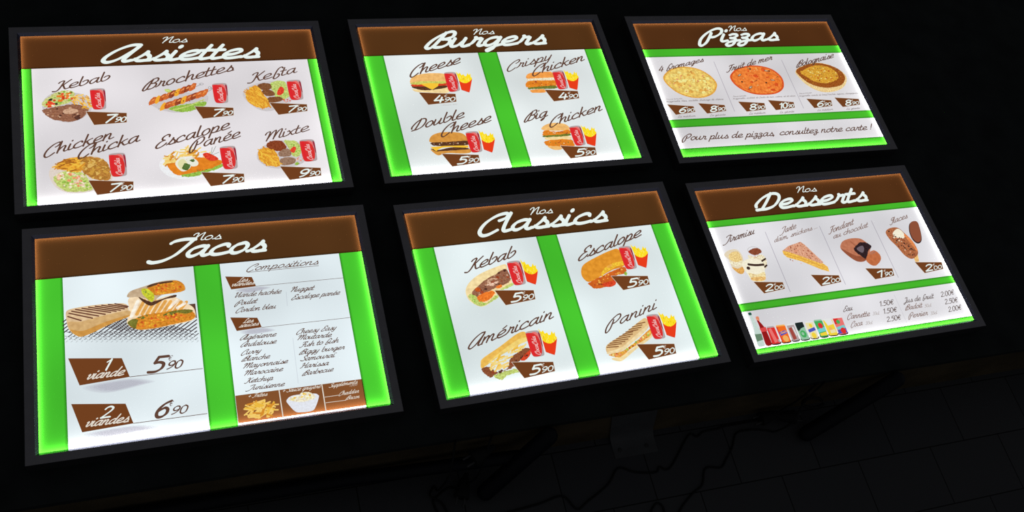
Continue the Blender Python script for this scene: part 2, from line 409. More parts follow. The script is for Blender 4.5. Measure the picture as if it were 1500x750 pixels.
'9': (10.6, [[(8.6, 11.4), (5, 8.6), (1.8, 10.4), (1.4, 15), (3.8, 18.6), (7.4, 18.4), (9, 14.4), (8.4, 8.6), (5.4, 3.2), (1.4, .4)]]),
'€': (10.4, [[(9.4, 16), (6.5, 18.2), (3.4, 15.5), (2.2, 9.5), (3.2, 3), (6.3, .6), (9, 2.6)], 'L.2,11;7.6,11', 'L0,8;7,8']),
'.': (4.5, ['o1.6,1.2']), ',': (4.5, [[(2, 1.4), (1.6, 0), (.4, -2.6)]]), '!': (6, ['L2.4,18;1.8,6', 'o1.6,1.2']),
'+': (11, ['L1,8;9,8', 'L5,12.4;5,3.6']), '-': (8, ['L1,8;6,8']), "'": (4, ['L2,18;1.6,14']), ' ': (6.5, []),
}
for ch, base, acc in (('é', 'e', [(4.6, 12.4), (8.2, 15.6)]), ('è', 'e', [(3.4, 15.6), (6.6, 12.4)])):
    G[ch] = (G[base][0], G[base][1] + [acc])

def text(mb, s, a, b, h, mat, wt, slant, z):
    """letters from baseline point a to b (mm, y down), capitals h mm high"""
    total = sum(G[c][0] for c in s) or 1
    ux, uy = (b[0] - a[0]) / total, (b[1] - a[1]) / total
    vy = -h / 19.0
    vx = slant * h / 19.0
    k = h / 19.0
    sx = math.hypot(ux, uy)
    km = (k + sx) / 2 if sx < k * 1.6 else k * 1.2
    nib = math.radians(28)
    lo = 0.38 if wt > 3.65 and wt < 3.8 else 0.48
    def width(dx, dy):
        ang = math.atan2(-dy, dx)
        return km * wt * (lo + (1 - lo) * abs(math.sin(ang - nib)) ** 0.8)
    x = 0.0
    tr = lambda p: (a[0] + (x + p[0]) * ux + p[1] * vx, a[1] + (x + p[0]) * uy + p[1] * vy)
    for c in s:
        adv, strokes = G[c]
        for st in strokes:
            if isinstance(st, str):
                if st[0] == 'o':
                    cx, cy = (float(t) for t in st[1:].split(','))
                    r = wt * 0.62
                    mb.face([p3(*tr((cx + r * k / sx * 1.0 * math.cos(t * math.pi / 6), cy + r * math.sin(t * math.pi / 6))), z) for t in range(12)], mat)
                    continue
                raw = [tuple(float(t) for t in q.split(',')) for q in st[1:].split(';')]
                pts = [raw[0]]
                for q0, q1 in zip(raw, raw[1:]):
                    stroke(mb, [tr(q0), tr(q1)], width, mat, z)
            else:
                stroke(mb, [tr(q) for q in spline(st, False, 5)], width, mat, z)
        x += adv

def bil(q, u, v):
    a, b, c, d = q
    return tuple((a[j] * (1 - u) + b[j] * u) * (1 - v) + (d[j] * (1 - u) + c[j] * u) * v for j in (0, 1))

def soft(mb, pts, mat, z):
    mb.face([p3(*p, z) for p in spline(pts, True, 5)], mat)

def draw_item(mb, it, idx, rnd):
    kind = it[0]
    if kind == 'T':
        _, mat, lay, s, a, b, h, wt, sl = it
        text(mb, s, a, b, h, mat, wt, sl, lay * LAYER + 0.5)
        return
    if kind == 'G':                                   # price tag: brown quadrilateral with white figures
        _, q, big, cents, u0 = it
        mb.face([p3(*p, 1.55) for p in q], 'tagbrown')
        for i in range(4):
            stroke(mb, [q[i], q[(i + 1) % 4]], 0.7, 'creamwhite', 1.58)
        a, b = bil(q, u0, 0.88), bil(q, 0.96, 0.88)
        hh = bil(q, 0.7, 0.88)[1] - bil(q, 0.7, 0.16)[1]
        r = 0.47 if len(big) == 1 else 0.60
        m = lambda t, up=0.0: (a[0] + (b[0] - a[0]) * t, a[1] + (b[1] - a[1]) * t - up)
        text(mb, big, m(0), m(r), hh, 'titlewhite', 4.2, 0.45, 1.62)
        text(mb, cents, m(r + 0.03), m(1.0), hh * 0.58, 'titlewhite', 3.8, 0.45, 1.62)
        text(mb, '€', m(r + 0.08, hh * 0.66), m(r + 0.21, hh * 0.66), hh * 0.36, 'creamwhite', 2.6, 0.35, 1.62)
        return
    if kind == 'C':                                   # red drink can
        q = it[1]
        f = lambda L: [bil(q, u, v) for u, v in L]
        z = 1.2
        soft(mb, f([(.0, .12), (.08, .02), (.4, -.02), (.85, -.02), (.98, .06), (1.0, .25), (1.0, .8), (.94, .96), (.6, 1.0), (.2, 1.0), (.05, .92), (0, .7)]), 'cansilver', z)
        soft(mb, f([(.0, .14), (.06, .07), (.35, .06), (.58, .10), (.80, .24), (.90, .48), (.86, .8), (.66, .97), (.25, .99), (.07, .93), (.0, .7)]), 'canred', z + .02)
        soft(mb, f([(.86, .06), (.96, .10), (.99, .3), (.99, .62), (.93, .55), (.90, .3)]), 'candeep', z + .02)
        soft(mb, f([(.44, .05), (.66, .03), (.84, .12), (.88, .3), (.74, .19), (.58, .1)]), 'canpink', z + .04)
        soft(mb, f([(.1, .16), (.3, .12), (.24, .5), (.3, .9), (.12, .85)]), 'canhot', z + .03)
        a, b, t = bil(q, .66, .93), bil(q, .60, .20), bil(q, .31, .60)
        script(mb, 'CocaCola', a, b, t, 'canscript', z + .06)
        return
    if kind == 'F':                                   # red carton of fries
        q = it[1]
        f = lambda L: [bil(q, u, v) for u, v in L]
        z = 1.12
        mb.face([p3(*p, z) for p in f([(.0, .0), (.12, .13), (.22, .05), (.3, .18), (.42, .12), (.5, .22), (.6, .2), (.66, .03), (.74, .14), (.82, .06), (.86, .22), (.96, .28), (.9, .5), (.6, .62), (.25, .6), (.08, .46)])], 'friesyellow')
        reg = f([(.06, .1), (.3, .15), (.6, .2), (.75, .12), (.92, .3), (.8, .45), (.5, .55), (.2, .5)])
        for i, p in enumerate(scatter(reg, 16, rnd)):
            t = math.radians(rnd.uniform(50, 120))
            d = rnd.uniform(3, 6)
            stroke(mb, [p, (p[0] + d * math.cos(t), p[1] + d * math.sin(t))], 1.1, rnd.choice(['friesdark', 'friespale', 'friespale']), z + .01 + i * .002, False)
        top = [(.07, .46), (.2, .53), (.4, .57), (.6, .56), (.8, .48), (.97, .32)]
        mb.face([p3(*p, z + .05) for p in f(top + [(.94, .9), (.9, 1.0), (.5, .96), (.12, .92)])], 'cartonred')
        stroke(mb, f([(.14, .93), (.5, .97), (.9, 1.0)]), 0.8, 'cartondark', z + .06)
        return
    z0 = it[2] * LAYER + (idx % 30) * STEP
    if kind == 'B':
        soft(mb, it[3], it[1], z0)
    elif kind == 'R':
        pts = spline(it[3], True, 9)
        sd = rnd.uniform(0, 90)
        mb.face([p3(p[0] + it[4] * .7 * noise.noise((p[0] * .35 + sd, p[1] * .35, 1)) + it[4] * .5 * noise.noise((p[0] * 1.1, p[1] * 1.1 + sd, 5)),
                    p[1] + it[4] * .7 * noise.noise((p[0] * .35, p[1] * .35 + sd, 9)) + it[4] * .5 * noise.noise((p[0] * 1.1 + sd, p[1] * 1.1, 3)), z0) for p in pts], it[1])
    elif kind == 'P':
        mb.face([p3(*p, z0) for p in it[3]], it[1])
    elif kind == 'L':
        stroke(mb, spline(it[3], False, 6) if len(it[3]) > 2 else it[3], it[4], it[1], z0)
    elif kind == 'E':
        _, mat, lay, c, rx, ry, rot = it
        mb.face([p3(c[0] + rx * math.cos(t) * math.cos(rot) + ry * math.sin(t) * math.sin(rot), c[1] - rx * math.cos(t) * math.sin(rot) + ry * math.sin(t) * math.cos(rot), z0) for t in [k * math.pi / 9 for k in range(18)]], mat)
    elif kind == 'O':
        _, mat, lay, c, rx, ry, w = it
        stroke(mb, [(c[0] + rx * math.cos(k * math.pi / 9), c[1] + ry * math.sin(k * math.pi / 9)) for k in range(19)], w, mat, z0, False)
    elif kind == 'S':
        _, mats, lay, poly, n, ln, w, ang, spr = it
        for i, p in enumerate(scatter(poly, n, rnd)):
            t = math.radians(-ang + rnd.uniform(-spr, spr))
            d = ln * rnd.uniform(.55, 1.0) / 2
            stroke(mb, [(p[0] - d * math.cos(t), p[1] - d * math.sin(t)), (p[0] + d * math.cos(t), p[1] + d * math.sin(t))], w * rnd.uniform(.75, 1.15), rnd.choice(mats), z0 + i * .0025, False)
    elif kind == 'D':
        _, mats, lay, poly, n, sz = it
        for i, p in enumerate(scatter(poly, n, rnd)):
            r = sz * rnd.uniform(.45, 1.0) / 2
            t0, k = rnd.uniform(0, 6.28), rnd.randint(5, 7)
            el = rnd.uniform(.55, 1.0)
            ring = [(p[0] + r * rnd.uniform(.7, 1.25) * math.cos(t0 + j * 6.283 / k), p[1] + el * r * rnd.uniform(.7, 1.25) * math.sin(t0 + j * 6.283 / k)) for j in range(k)]
            mb.face([p3(*q, z0 + i * .0025) for q in ring], rnd.choice(mats))

def script(mb, s, a, b, t, mat, z):
    """text along a->b whose capitals reach towards t (used for lettering that runs up a can)"""
    total = sum(G[c][0] for c in s)
    ux, uy = (b[0] - a[0]) / total, (b[1] - a[1]) / total
    mx, my = (a[0] + b[0]) / 2, (a[1] + b[1]) / 2
    vx, vy = (t[0] - mx) / 19, (t[1] - my) / 19
    vx, vy = vx + ux * .35, vy + uy * .35
    w = 2.6 * math.hypot(vx, vy)
    x = 0.0
    for c in s:
        for st in G[c][1]:
            if not isinstance(st, str):
                stroke(mb, [(a[0] + (x + p[0]) * ux + p[1] * vx, a[1] + (x + p[0]) * uy + p[1] * vy) for p in spline(st, False, 4)], w, mat, z, False)
        x += G[c][0]

ART = {
'A': [
 ('heading_word', [
  ('T','titlewhite',3,'Nos',(261.2,27.2),(312.9,26.7),15.9,2.5,0.5),
 ]),
 ('board_title', [
  ('T','titlewhite',3,'Assiettes',(142.8,72.3),(450.5,73.2),42.3,3.8,0.6),
 ]),
 ('dish_picture', [
  ('B','plate',1,((33.6,172.7),(37.2,159.7),(49,147.2),(65.4,141.4),(84.8,144.8),(105.7,150.6),(121.4,165),(120,189.4),(106,206),(81.2,217.4),(57.5,211.3),(42.1,199.4),(34.7,185.9))),
  ('R','salad',2,((33.8,166.1),(43.8,155.7),(57.1,145.4),(73.6,139.7),(91.3,145.2),(89,158.5),(81.9,169.2),(67.1,174.9),(52.5,178.3),(36.6,177.3)),2.5),
  ('R','meat',2,((33.1,185.8),(47.6,180.2),(67,177.1),(91.4,174.2),(113.7,184.5),(111.3,197.6),(99.3,209.9),(81.3,216.3),(60.7,211.6),(45.1,204)),2.5),
  ('S',('fry1','fry2','fry3'),3,((87.3,158.4),(97.6,150.1),(112.2,153.2),(121.3,167.2),(121.7,187.3),(111.8,188.8),(102.6,179.4),(86.7,171.7)),46,11,2.6,-30,50),
  ('D',('leaf','leafdark','leafpale','creamy'),3,((35.3,168.4),(47,155.9),(73.5,140.8),(90.4,146.3),(80.3,169.1),(52.6,177.2),(38.1,178.5)),40,8),
  ('D',('tomato','carrot','tomatostrip'),4,((36.8,170.7),(53.2,160.7),(60.3,145.6),(89.5,147.4),(87.1,162.9),(65.9,166),(52.8,171.7),(42.8,182.1)),26,10),
  ('D',('leaf','leafpale'),3,((37.1,164.1),(59.5,165.5),(73.5,141.9),(81.4,146.9),(75.3,173.2),(57.5,174.2)),14,5),
  ('E','olive',4,(48.4,161.5),3.6,2.6,0),
  ('E','olive',4,(58.4,172.1),2.8,2.4,0),
  ('D',('meatpale','meatdark','meatmid'),3,((36.2,188.2),(66.9,179.3),(107.1,186.3),(96.2,207.5),(60.8,209.4),(43.6,201.7)),34,6),
  ('B','meatpale',4,((69.7,189.3),(79.6,184.5),(94,187.6),(95.3,194.3),(80.6,197.7),(71,196))),
  ('B','meatdark',4,((88.2,207),(94.9,202),(99.4,208.9),(94.3,212.9))),
 ]),
 ('drink_picture', [
  ('C',((119.6,139),(148.1,140.7),(147,191.2),(121.6,190.6))),
 ]),
 ('dish_name', [
  ('T','ink',3,'Kebab',(55.7,141.3),(157.6,118.3),22.8,2.4,0.3),
 ]),
 ('price_tag', [
  ('G',((109.9,194.2),(183.6,202.5),(181.9,225.7),(122.6,227.9)),'7','90',0.3),
 ]),
 ('dish_picture', [
  ('B','plate',1,((228.5,179.1),(255.5,164.8),(291,157.7),(332.5,164.9),(340.3,174.6),(331.3,192.6),(310.9,202.7),(277.5,207.2),(252.3,201),(236,190.9))),
  ('R','leaf',2,((261.2,197.1),(282.6,189.4),(309.1,186.5),(332.3,183.4),(333,192.7),(307.2,204.7),(282.8,205.8)),2.5),
  ('R','leafpale',2,((258.7,148.8),(265.7,148.1),(273.8,154.4),(264.8,157.3)),2.5),
  ('L','leafpale',3,((269.5,199.9),(290.7,195.6),(312.6,186.7),(331,178.7)),3),
  ('L','steel',2,((225,180.7),(316.9,145.2),(329.2,137.7)),1.2),
  ('L','steel',2,((242.4,197),(340.4,158.3),(347.7,148.2)),1.2),
  ('P','grill1',3,((225.4,186.5),(226.2,178.5),(230,172),(236.4,165.8),(241.8,166.1),(240.5,174.1),(237.4,181.3),(230.7,184.5))),
  ('B','grilllight',4,((231.6,174.2),(237.4,170.2),(236.4,174.2),(231.1,177.2))),
  ('P','pepper',3,((237.1,182.5),(238.4,174.1),(241.5,167.1),(246,162.3),(249.3,163.9),(248.3,171),(245.6,178.5),(240.1,183.4))),
  ('P','grill2',3,((245.2,177.8),(246.7,171),(249,165),(255.6,159.6),(260.4,158.3),(259.7,166.4),(256.3,173.9),(249.9,177.7))),
  ('B','grilllight',4,((251,166.5),(256.8,162.6),(255.8,166.6),(250.4,169.6))),
  ('P','grill1',3,((253.6,174.9),(255.2,167.1),(259.4,161.1),(265.4,156.3),(270.9,155.3),(268.9,162.6),(266.6,169.6),(259.6,173.8))),
  ('B','grilllight',4,((260.7,162.7),(266.6,158.7),(265.5,162.8),(260.2,165.8))),
  ('P','grill3',3,((264.4,170.8),(264.9,163.2),(269.4,155.2),(275.3,151.1),(280.7,151.1),(279.7,158.7),(275.6,165.5),(269.3,170.8))),
  ('B','grilllight',4,((270.5,158.8),(276.4,154.8),(275.4,158.9),(270,161.9))),
  ('P','pepper',3,((275.2,166),(276.3,158.6),(280.7,150.8),(285.2,147.2),(289.6,147.3),(286.3,155.5),(284.1,164),(279.1,166.9))),
  ('P','grill2',3,((283.8,162.4),(286.1,155.5),(289,148.2),(295.2,143.1),(300.2,142.4),(299.2,150.9),(295.6,159.7),(289.1,161.8))),
  ('B','grilllight',4,((290.3,151),(296.3,147),(295.2,151.1),(289.7,154.1))),
  ('P','grill3',3,((294.3,158.6),(294.8,151.6),(298.1,145.3),(305.2,139),(309.9,140.3),(309.5,147),(305.3,153.5),(299.1,157.8))),
  ('B','grilllight',4,((300.2,147.1),(306.3,143.1),(305.1,147.2),(299.7,150.2))),
  ('P','grill1',3,((304.4,155.8),(305.5,147.7),(309,141.6),(315.3,134.7),(321.4,135.9),(319.4,143.1),(316.7,150),(308.9,155.2))),
  ('B','grilllight',4,((310.2,143.2),(316.3,139.1),(315.2,143.2),(309.6,146.3))),
  ('P','pepper',3,((244.5,201.3),(246.2,192.6),(250.6,185.2),(255,180.3),(258.6,182.5),(257,189.7),(254.8,196.9),(249.1,200.2))),
  ('P','grill2',3,((254.3,197.1),(254.3,189.6),(258.5,181.6),(264.9,179),(270.7,177.8),(269.5,185.4),(265.8,193.3),(259.1,196.9))),
  ('B','grilllight',4,((260.2,185.4),(266.2,181.5),(265.2,185.5),(259.6,188.4))),
  ('P','grill1',3,((263.5,192.7),(264.7,186),(268.5,180.1),(275.2,174.2),(281.3,173.1),(279.4,181.7),(276.2,188.9),(269.3,192.5))),
  ('B','grilllight',4,((270.3,181.7),(276.4,177.8),(275.3,181.9),(269.8,184.8))),
  ('P','grill3',3,((274.4,190.8),(275.1,182.3),(278.1,176.4),(285.4,171),(290.6,171.2),(288.8,178),(285.9,186),(279.5,188.9))),
  ('B','grilllight',4,((280.5,178),(286.6,174.1),(285.5,178.2),(279.9,181.1))),
  ('P','pepper',3,((285.4,186.6),(287.3,178),(290.1,170.4),(295.7,167),(299.7,165.7),(296.8,174.9),(294.2,184),(289.5,187.2))),
  ('P','grill2',3,((294.6,182.6),(296.1,175),(298.7,167.7),(305.9,164.3),(312.2,162.7),(310.2,170.6),(307.1,177.4),(299.9,181.3))),
  ('B','grilllight',4,((301,170.6),(307.2,166.7),(306.1,170.8),(300.4,173.7))),
  ('P','grill3',3,((304.9,179.1),(305.8,171.2),(309,163.3),(316.3,159.6),(322.4,158.7),(320.5,166.9),(317.1,173.6),(310.2,177.6))),
  ('B','grilllight',4,((311.3,166.9),(317.5,162.9),(316.4,167),(310.7,170))),
  ('P','grill1',3,((315.7,175.4),(316.3,167.5),(319.1,160),(326.8,155.7),(332.5,154.4),(331.2,163.1),(327.6,170.7),(320.5,174.8))),
  ('B','grilllight',4,((321.7,163.1),(328,159.1),(326.9,163.3),(321.1,166.2))),
  ('P','grill1',3,((325,171),(326.8,163.8),(330.9,155.8),(337.3,151.8),(343,152),(340.8,159.3),(337.4,165.8),(330.9,171.5))),
  ('B','grilllight',4,((332.2,159.3),(338.5,155.4),(337.3,159.5),(331.6,162.5))),
  ('D',('grill3','meatdark','grill2'),4,((232.3,174.8),(313.6,142.7),(316.6,147.6),(245.5,180.2)),16,3),
  ('D',('grill3','meatdark','pepper'),4,((251.2,194.2),(336.6,160.4),(337.6,167.5),(266.3,197.4)),16,3),
  ('O','steel',3,(330.4,138.5),4,2.4,1),
  ('O','steel',3,(345.9,148.8),3,3,1),
 ]),
 ('drink_picture', [
  ('C',((351.1,138.9),(381,140.6),(377.7,190.9),(351.1,189.2))),
 ]),
 ('dish_name', [
  ('T','ink',3,'Brochettes',(216.5,148.7),(397,106.7),25.4,2.4,0.3),
 ]),
 ('price_tag', [
  ('G',((310.9,194.7),(386.1,203.1),(384.3,222.5),(324.1,226.7)),'7','90',0.3),
 ]),
 ('dish_picture', [
  ('B','plate',1,((408.6,171.2),(416.1,155.1),(437.9,143.2),(472.1,137.9),(501,145.5),(507.2,167.6),(505.4,191.4),(484.6,206.6),(457.5,215.4),(436.2,210.4),(417,190.5))),
  ('R','friesgold',2,((415.8,164.6),(429.5,151.1),(440.8,149.4),(449.2,168.9),(456.1,185.9),(459.3,202.6),(443.9,207.5),(428.3,201.8),(415.8,185.8)),2.5),
  ('S',('fry1','fry2','fry4'),3,((415.8,164.6),(429.5,151.1),(440.8,149.4),(449.2,168.9),(456.1,185.9),(459.3,202.6),(443.9,207.5),(428.3,201.8),(415.8,185.8)),60,14,2.4,-50,35),
  ('R','leafpale',2,((467.2,146.1),(479.5,138.3),(497.8,141.7),(500.8,160),(501.7,179.3),(487.3,187.9),(473.2,182.3),(471.6,167.9),(467.4,158.1)),2.5),
  ('D',('leaf','leafpale','salad'),3,((469,146.2),(497.6,142.9),(499.8,179.1),(475.4,180)),18,5),
  ('R','kefta',3,((440.8,149.4),(452.7,142.8),(467.2,146.1),(467.4,158.1),(452,162)),1),
  ('R','kefta',3,((448,164.1),(459.7,160),(471.7,166.7),(471.3,176.2),(455.5,176.4)),1),
  ('R','kefta',3,((455.5,183.5),(466.2,179.5),(484.5,181.8),(485.1,190.1),(467.7,194.9),(455.1,192.9)),1),
  ('B','tomato',4,((477.7,170.6),(486.6,154.4),(493.3,159.6),(490.6,171.4),(481.5,176.8))),
  ('D',('tomatopale','tomato'),4,((487.3,187.9),(506.2,186.7),(505.1,193.8),(490,195.2)),7,5),
 ]),
 ('drink_picture', [
  ('C',((501.6,138.8),(531.3,139.9),(529.8,191.7),(501.7,191.2))),
 ]),
 ('dish_name', [
  ('T','ink',3,'Kefta',(425.3,140.8),(525.7,118.1),23.8,2.4,0.3),
 ]),
 ('price_tag', [
  ('G',((458.9,195.1),(534.5,204),(533,221.6),(472.7,227.3)),'7','90',0.3),
 ]),
 ('dish_picture', [
  ('B','plate2',1,((38.8,335.8),(44.2,316.7),(57.7,305.5),(86.2,300.5),(114.9,297.9),(137.1,312.4),(145.3,333.1),(145.7,355.5),(121.8,372.9),(95.2,379.9),(65.7,375.8),(47.9,360.9))),
  ('R','leafpale',2,((46.9,341.4),(60.4,330.4),(84.7,330.1),(99.3,338.9),(109.3,361.9),(110.5,374.2),(91.6,377.2),(65.8,373.5),(50,356.2)),2.5),
  ('R','chicken',2,((89.8,303.3),(107.2,299.7),(131.6,306.9),(142.1,322.8),(144,352.9),(123,354.6),(106.5,344.5),(94.2,328.5)),2.5),
  ('S',('chick1','chick2','chick3'),3,((93.6,303.6),(107.1,301),(131.6,308.1),(142.1,322.8),(143.1,352.8),(123,353.4),(106.5,344.5),(94.2,328.5)),70,9,4,20,80),
  ('R','friesgold',2,((49.8,317.2),(67.2,302.6),(95.6,301.3),(100.2,321.6),(90.2,333.1),(71.6,329),(53.3,322.4)),2.5),
  ('S',('fry1','fry2','fry4','frydark'),3,((49.8,317.2),(67.2,302.6),(95.6,301.3),(100.2,321.6),(90.2,333.1),(71.6,329),(53.3,322.4)),50,16,2.6,10,35),
  ('D',('leaf','leafpale','creamy','leaf'),3,((50.4,346.6),(99.2,341.3),(108.7,371.6),(69.5,372.6)),44,8),
  ('D',('prawn','prawnpale','creamy'),4,((47,339),(67.8,331.1),(93.5,340.8),(95.7,370.3),(79.4,361.5),(50.4,346.6)),34,9),
 ]),
 ('drink_picture', [
  ('C',((143.9,296.5),(173.9,298.3),(173.4,350.6),(145.1,350.5))),
 ]),
 ('dish_name', [
  ('T','ink',3,'Chicken',(31.2,293.8),(154,260.7),25.4,2.4,0.3),
  ('T','ink',3,'Chicka',(89.5,302),(200.6,271.1),25.6,2.4,0.3),
 ]),
 ('price_tag', [
  ('G',((105,354.1),(183.6,364),(181.7,383.6),(118.6,388.3)),'7','90',0.3),
 ]),
 ('dish_picture', [
  ('B','platew',1,((232.1,333.2),(238,317.4),(253.9,304.5),(277.1,294.6),(308.7,297.2),(340.5,316.6),(349.9,334.1),(348.5,345.9),(320.4,362.2),(288.3,367.3),(261.2,363.7),(242.2,352.7))),
  ('S',('fry3','fry5','fry2'),2,((242.7,327.1),(248,308.8),(271.1,298.9),(286.6,292.9),(315.6,302.5),(325.5,315.3),(313.8,319.1),(288.1,314.6),(271.1,317.8),(253.1,332.7)),52,17,3.4,25,45),
  ('R','breaded',3,((247,329.8),(264.7,326.7),(287.7,319.3),(313.8,319.1),(346.7,329.1),(345.6,338.5),(325.6,348.6),(295.3,352.9),(270.9,357.6),(256.8,351.7)),1.5),
  ('R','leaf',3,((271,356.5),(295.3,352.9),(325.9,346.2),(347.6,337.5),(346.8,344.6),(321.3,354.1),(294.4,362.1),(276,361.6)),2.5),
  ('B','tomato',4,((314.6,312),(324.3,309.3),(341.7,322.7),(339.2,328.4),(327.8,328.7),(319.2,322))),
  ('B','lemon',4,((261.5,331.1),(269.3,317.7),(278.7,316.1),(289.9,333.6),(285.1,344.9),(271.8,348.4))),
  ('B','lemon',4,((284,318.9),(296.9,320),(304.2,330.2),(300.6,338.1),(289.5,337.1))),
  ('B','lemonin',5,((266.1,331.5),(270.6,322.5),(278.2,320.8),(284.4,333.1),(279.8,342.1),(271.3,343.7))),
  ('R','parsley',6,((273.4,341.5),(279.1,330.3),(287.8,335.8),(285.1,344.9),(277.5,346.6)),2.5),
  ('R','parsley',6,((289,324.1),(294.8,321.8),(298.1,326.1),(292.3,328.6)),2.5),
  ('D',('olive','parsley'),5,((295.8,348.2),(318.2,347.9),(317.8,351.4),(297.2,353)),6,3),
  ('L','herb',4,((329.5,313.3),(334.2,296.8)),0.9),
  ('L','herb',4,((331.4,313.4),(341.1,295)),0.9),
  ('L','herb',4,((333.2,314.8),(345.1,309.8)),0.9),
 ]),
 ('drink_picture', [
  ('C',((347.6,296.7),(378.7,298.5),(376.6,352),(348.8,351.8))),
 ]),
 ('dish_name', [
  ('T','ink',3,'Escalope',(228.5,291.1),(371.9,253.7),26.1,2.4,0.3),
  ('T','ink',3,'Panée',(291.5,300.1),(389.6,276.3),25.1,2.4,0.3),
 ]),
 ('price_tag', [
  ('G',((306.7,353.9),(386.5,364.7),(384.7,384.6),(321.2,388.3)),'7','90',0.3),
 ]),
 ('dish_picture', [
  ('B','plate',1,((416.5,324),(425,307),(450.2,293.3),(481.3,291.3),(505.6,300),(511.6,332),(505.6,347.1),(482.5,356.2),(457.1,358.3),(433.1,351.8),(419.2,337.4))),
  ('R','friesgold',2,((420.6,313.3),(434.2,305.5),(449.5,311.2),(457.9,327.5),(459,345.3),(454.3,352.6),(436.9,349.9),(421.2,335.4)),2.5),
  ('S',('fry1','fry2','fry4'),3,((420.6,313.3),(434.2,305.5),(449.5,311.2),(457.9,327.5),(459,345.3),(454.3,352.6),(436.9,349.9),(421.2,335.4)),55,13,2.2,-50,40),
  ('R','leafpale',2,((473.8,292.9),(486.7,291.7),(502,299.7),(504,322.4),(495.1,332.9),(485,327.6),(480.5,309.3)),2.5),
  ('D',('leaf','leafpale'),3,((477.1,295.5),(502,299.7),(503.3,326.9),(486.8,327.7)),16,5),
  ('R','kebabred',3,((438.3,301.3),(447,290.8),(466.8,291.2),(476.1,302.1),(474.4,313.3),(463.1,316.8),(446,310.9)),2.5),
  ('R','keftagrey',3,((458.9,320.9),(474.8,311),(484.5,318.6),(481.1,329.5),(463,330.1)),1.2),
  ('R','keftagrey',3,((460.2,336.6),(475.2,332.3),(489,336.8),(487.4,347.8),(468.8,351.7),(459.5,347.5)),1.2),
  ('B','tomato',4,((483.1,316.2),(491.6,307.9),(495.4,312.7),(489.2,323.4))),
  ('D',('tomatopale','prawnpale'),4,((491.2,334.8),(505.9,333.8),(502.3,344.6),(491.4,344.8)),8,5),
  ('R','leaf',4,((487,349.9),(493.1,346),(496,350.7),(490.1,353.5)),1),
 ]),
 ('drink_picture', [
  ('C',((504.5,292.6),(535,295),(533.3,347.3),(504.8,346.6))),
 ]),
 ('dish_name', [
  ('T','ink',3,'Mixte',(434.3,291.2),(527.9,270.1),22.2,2.4,0.3),
 ]),
 ('price_tag', [
  ('G',((456.9,353.5),(536.6,364.3),(534.8,382.9),(471.4,387.9)),'9','90',0.3),
 ]),
],
'B': [
 ('heading_word', [
  ('T','titlewhite',3,'Nos',(261.7,29.7),(315.4,29.2),16.4,2.5,0.5),
 ]),
 ('board_title', [
  ('T','titlewhite',3,'Burgers',(143.4,63.8),(433.1,62.5),44.8,3.8,0.6),
 ]),
 ('dish_picture', [
  ('B','bun',1,((89.9,152.7),(98.2,144),(112.3,139),(133.4,136.5),(161.5,137.9),(171.7,143),(172.2,161.6),(162.9,165.2),(128.2,160.4),(90.7,161.9))),
  ('R','bunpale',1,((90.2,177.7),(114.2,182.4),(136.5,182.5),(167.4,178.5),(169.2,191.1),(152.7,193.6),(121.9,189.6),(94.9,185.8)),1),
  ('R','patty',2,((90.7,170.9),(116.3,172.3),(166.8,172.7),(166.5,178.4),(138.3,182.6),(114,183.1),(93.2,176.7)),1.2),
  ('R','tomatostrip',2,((91,165.3),(110.4,165.2),(151.8,163.9),(168.4,166),(167.9,172.3),(121.8,172.6),(90.7,170.9)),1),
  ('R','pickle',3,((91,160.7),(128.6,158.8),(167.4,161.8),(169.2,166.5),(126.8,167.2),(91.7,166)),1.4),
  ('P','cheese',4,((109.4,165.6),(131.1,164.4),(151.3,166.2),(147.7,174),(133.6,182.8),(127.7,179.7),(116.6,171.2))),
 ]),
 ('drink_picture', [
  ('C',((169.4,136.4),(197.6,138.5),(195.9,190.4),(168,192.2))),
 ]),
 ('fries_picture', [
  ('F',((197.4,135),(238.6,140.5),(217.5,195.7),(195.9,190.4))),
 ]),
 ('dish_name', [
  ('T','ink',3,'Cheese',(89.8,144),(212.5,111.7),29,2.4,0.5),
 ]),
 ('price_tag', [
  ('G',((100.7,189.1),(182.8,197.6),(180,219.4),(114.8,223.9)),'4','90',0.2),
 ]),
 ('small_print', [
  ('T','inkpale',3,'+ Dessert 1€50',(141.3,227.8),(179.6,227.4),3.1,1.8,0.5),
 ]),
 ('dish_picture', [
  ('B','bunbrown',1,((97.8,313.8),(106.1,303.7),(123.6,297.8),(148,297.9),(171.5,302.5),(180.4,312.8),(178.3,325.8),(149.6,326),(115.8,323.4),(98.3,320.9))),
  ('R','patty',2,((100,322.2),(129.9,323.3),(179.8,323.5),(179.3,334.3),(139.5,334.7),(108.1,331.1),(99.7,328.1)),1.2),
  ('D',('onion','patty','meatmid'),3,((101.7,323.5),(178.3,325.8),(177.6,332.9),(108.3,330)),20,4),
  ('B','bunbrown',1,((95.2,339.5),(109.2,344.1),(145,345.8),(178.1,343.7),(180.9,353.4),(163,355.5),(127.6,351.5),(108.6,355.8),(98.6,346.8))),
  ('R','patty',2,((95.7,337.2),(111.6,342),(138.7,338.2),(170.6,340.7),(176.6,345.5),(124.9,345.6),(105,345)),1),
  ('P','cheese',3,((95.5,333.7),(127.7,333.1),(179,335.7),(178.5,341.8),(138.9,337.1),(120.7,337.3),(111.9,340.8),(106,345.1),(100.6,339.5))),
 ]),
 ('drink_picture', [
  ('C',((180.2,300.7),(210.8,302.4),(207.1,355.5),(180.3,355.7))),
 ]),
 ('fries_picture', [
  ('F',((211.2,296.8),(250.3,308.2),(229.9,359.2),(207.9,352))),
 ]),
 ('dish_name', [
  ('T','ink',3,'Double',(61.9,290.2),(186.1,262.5),26.8,2.4,0.5),
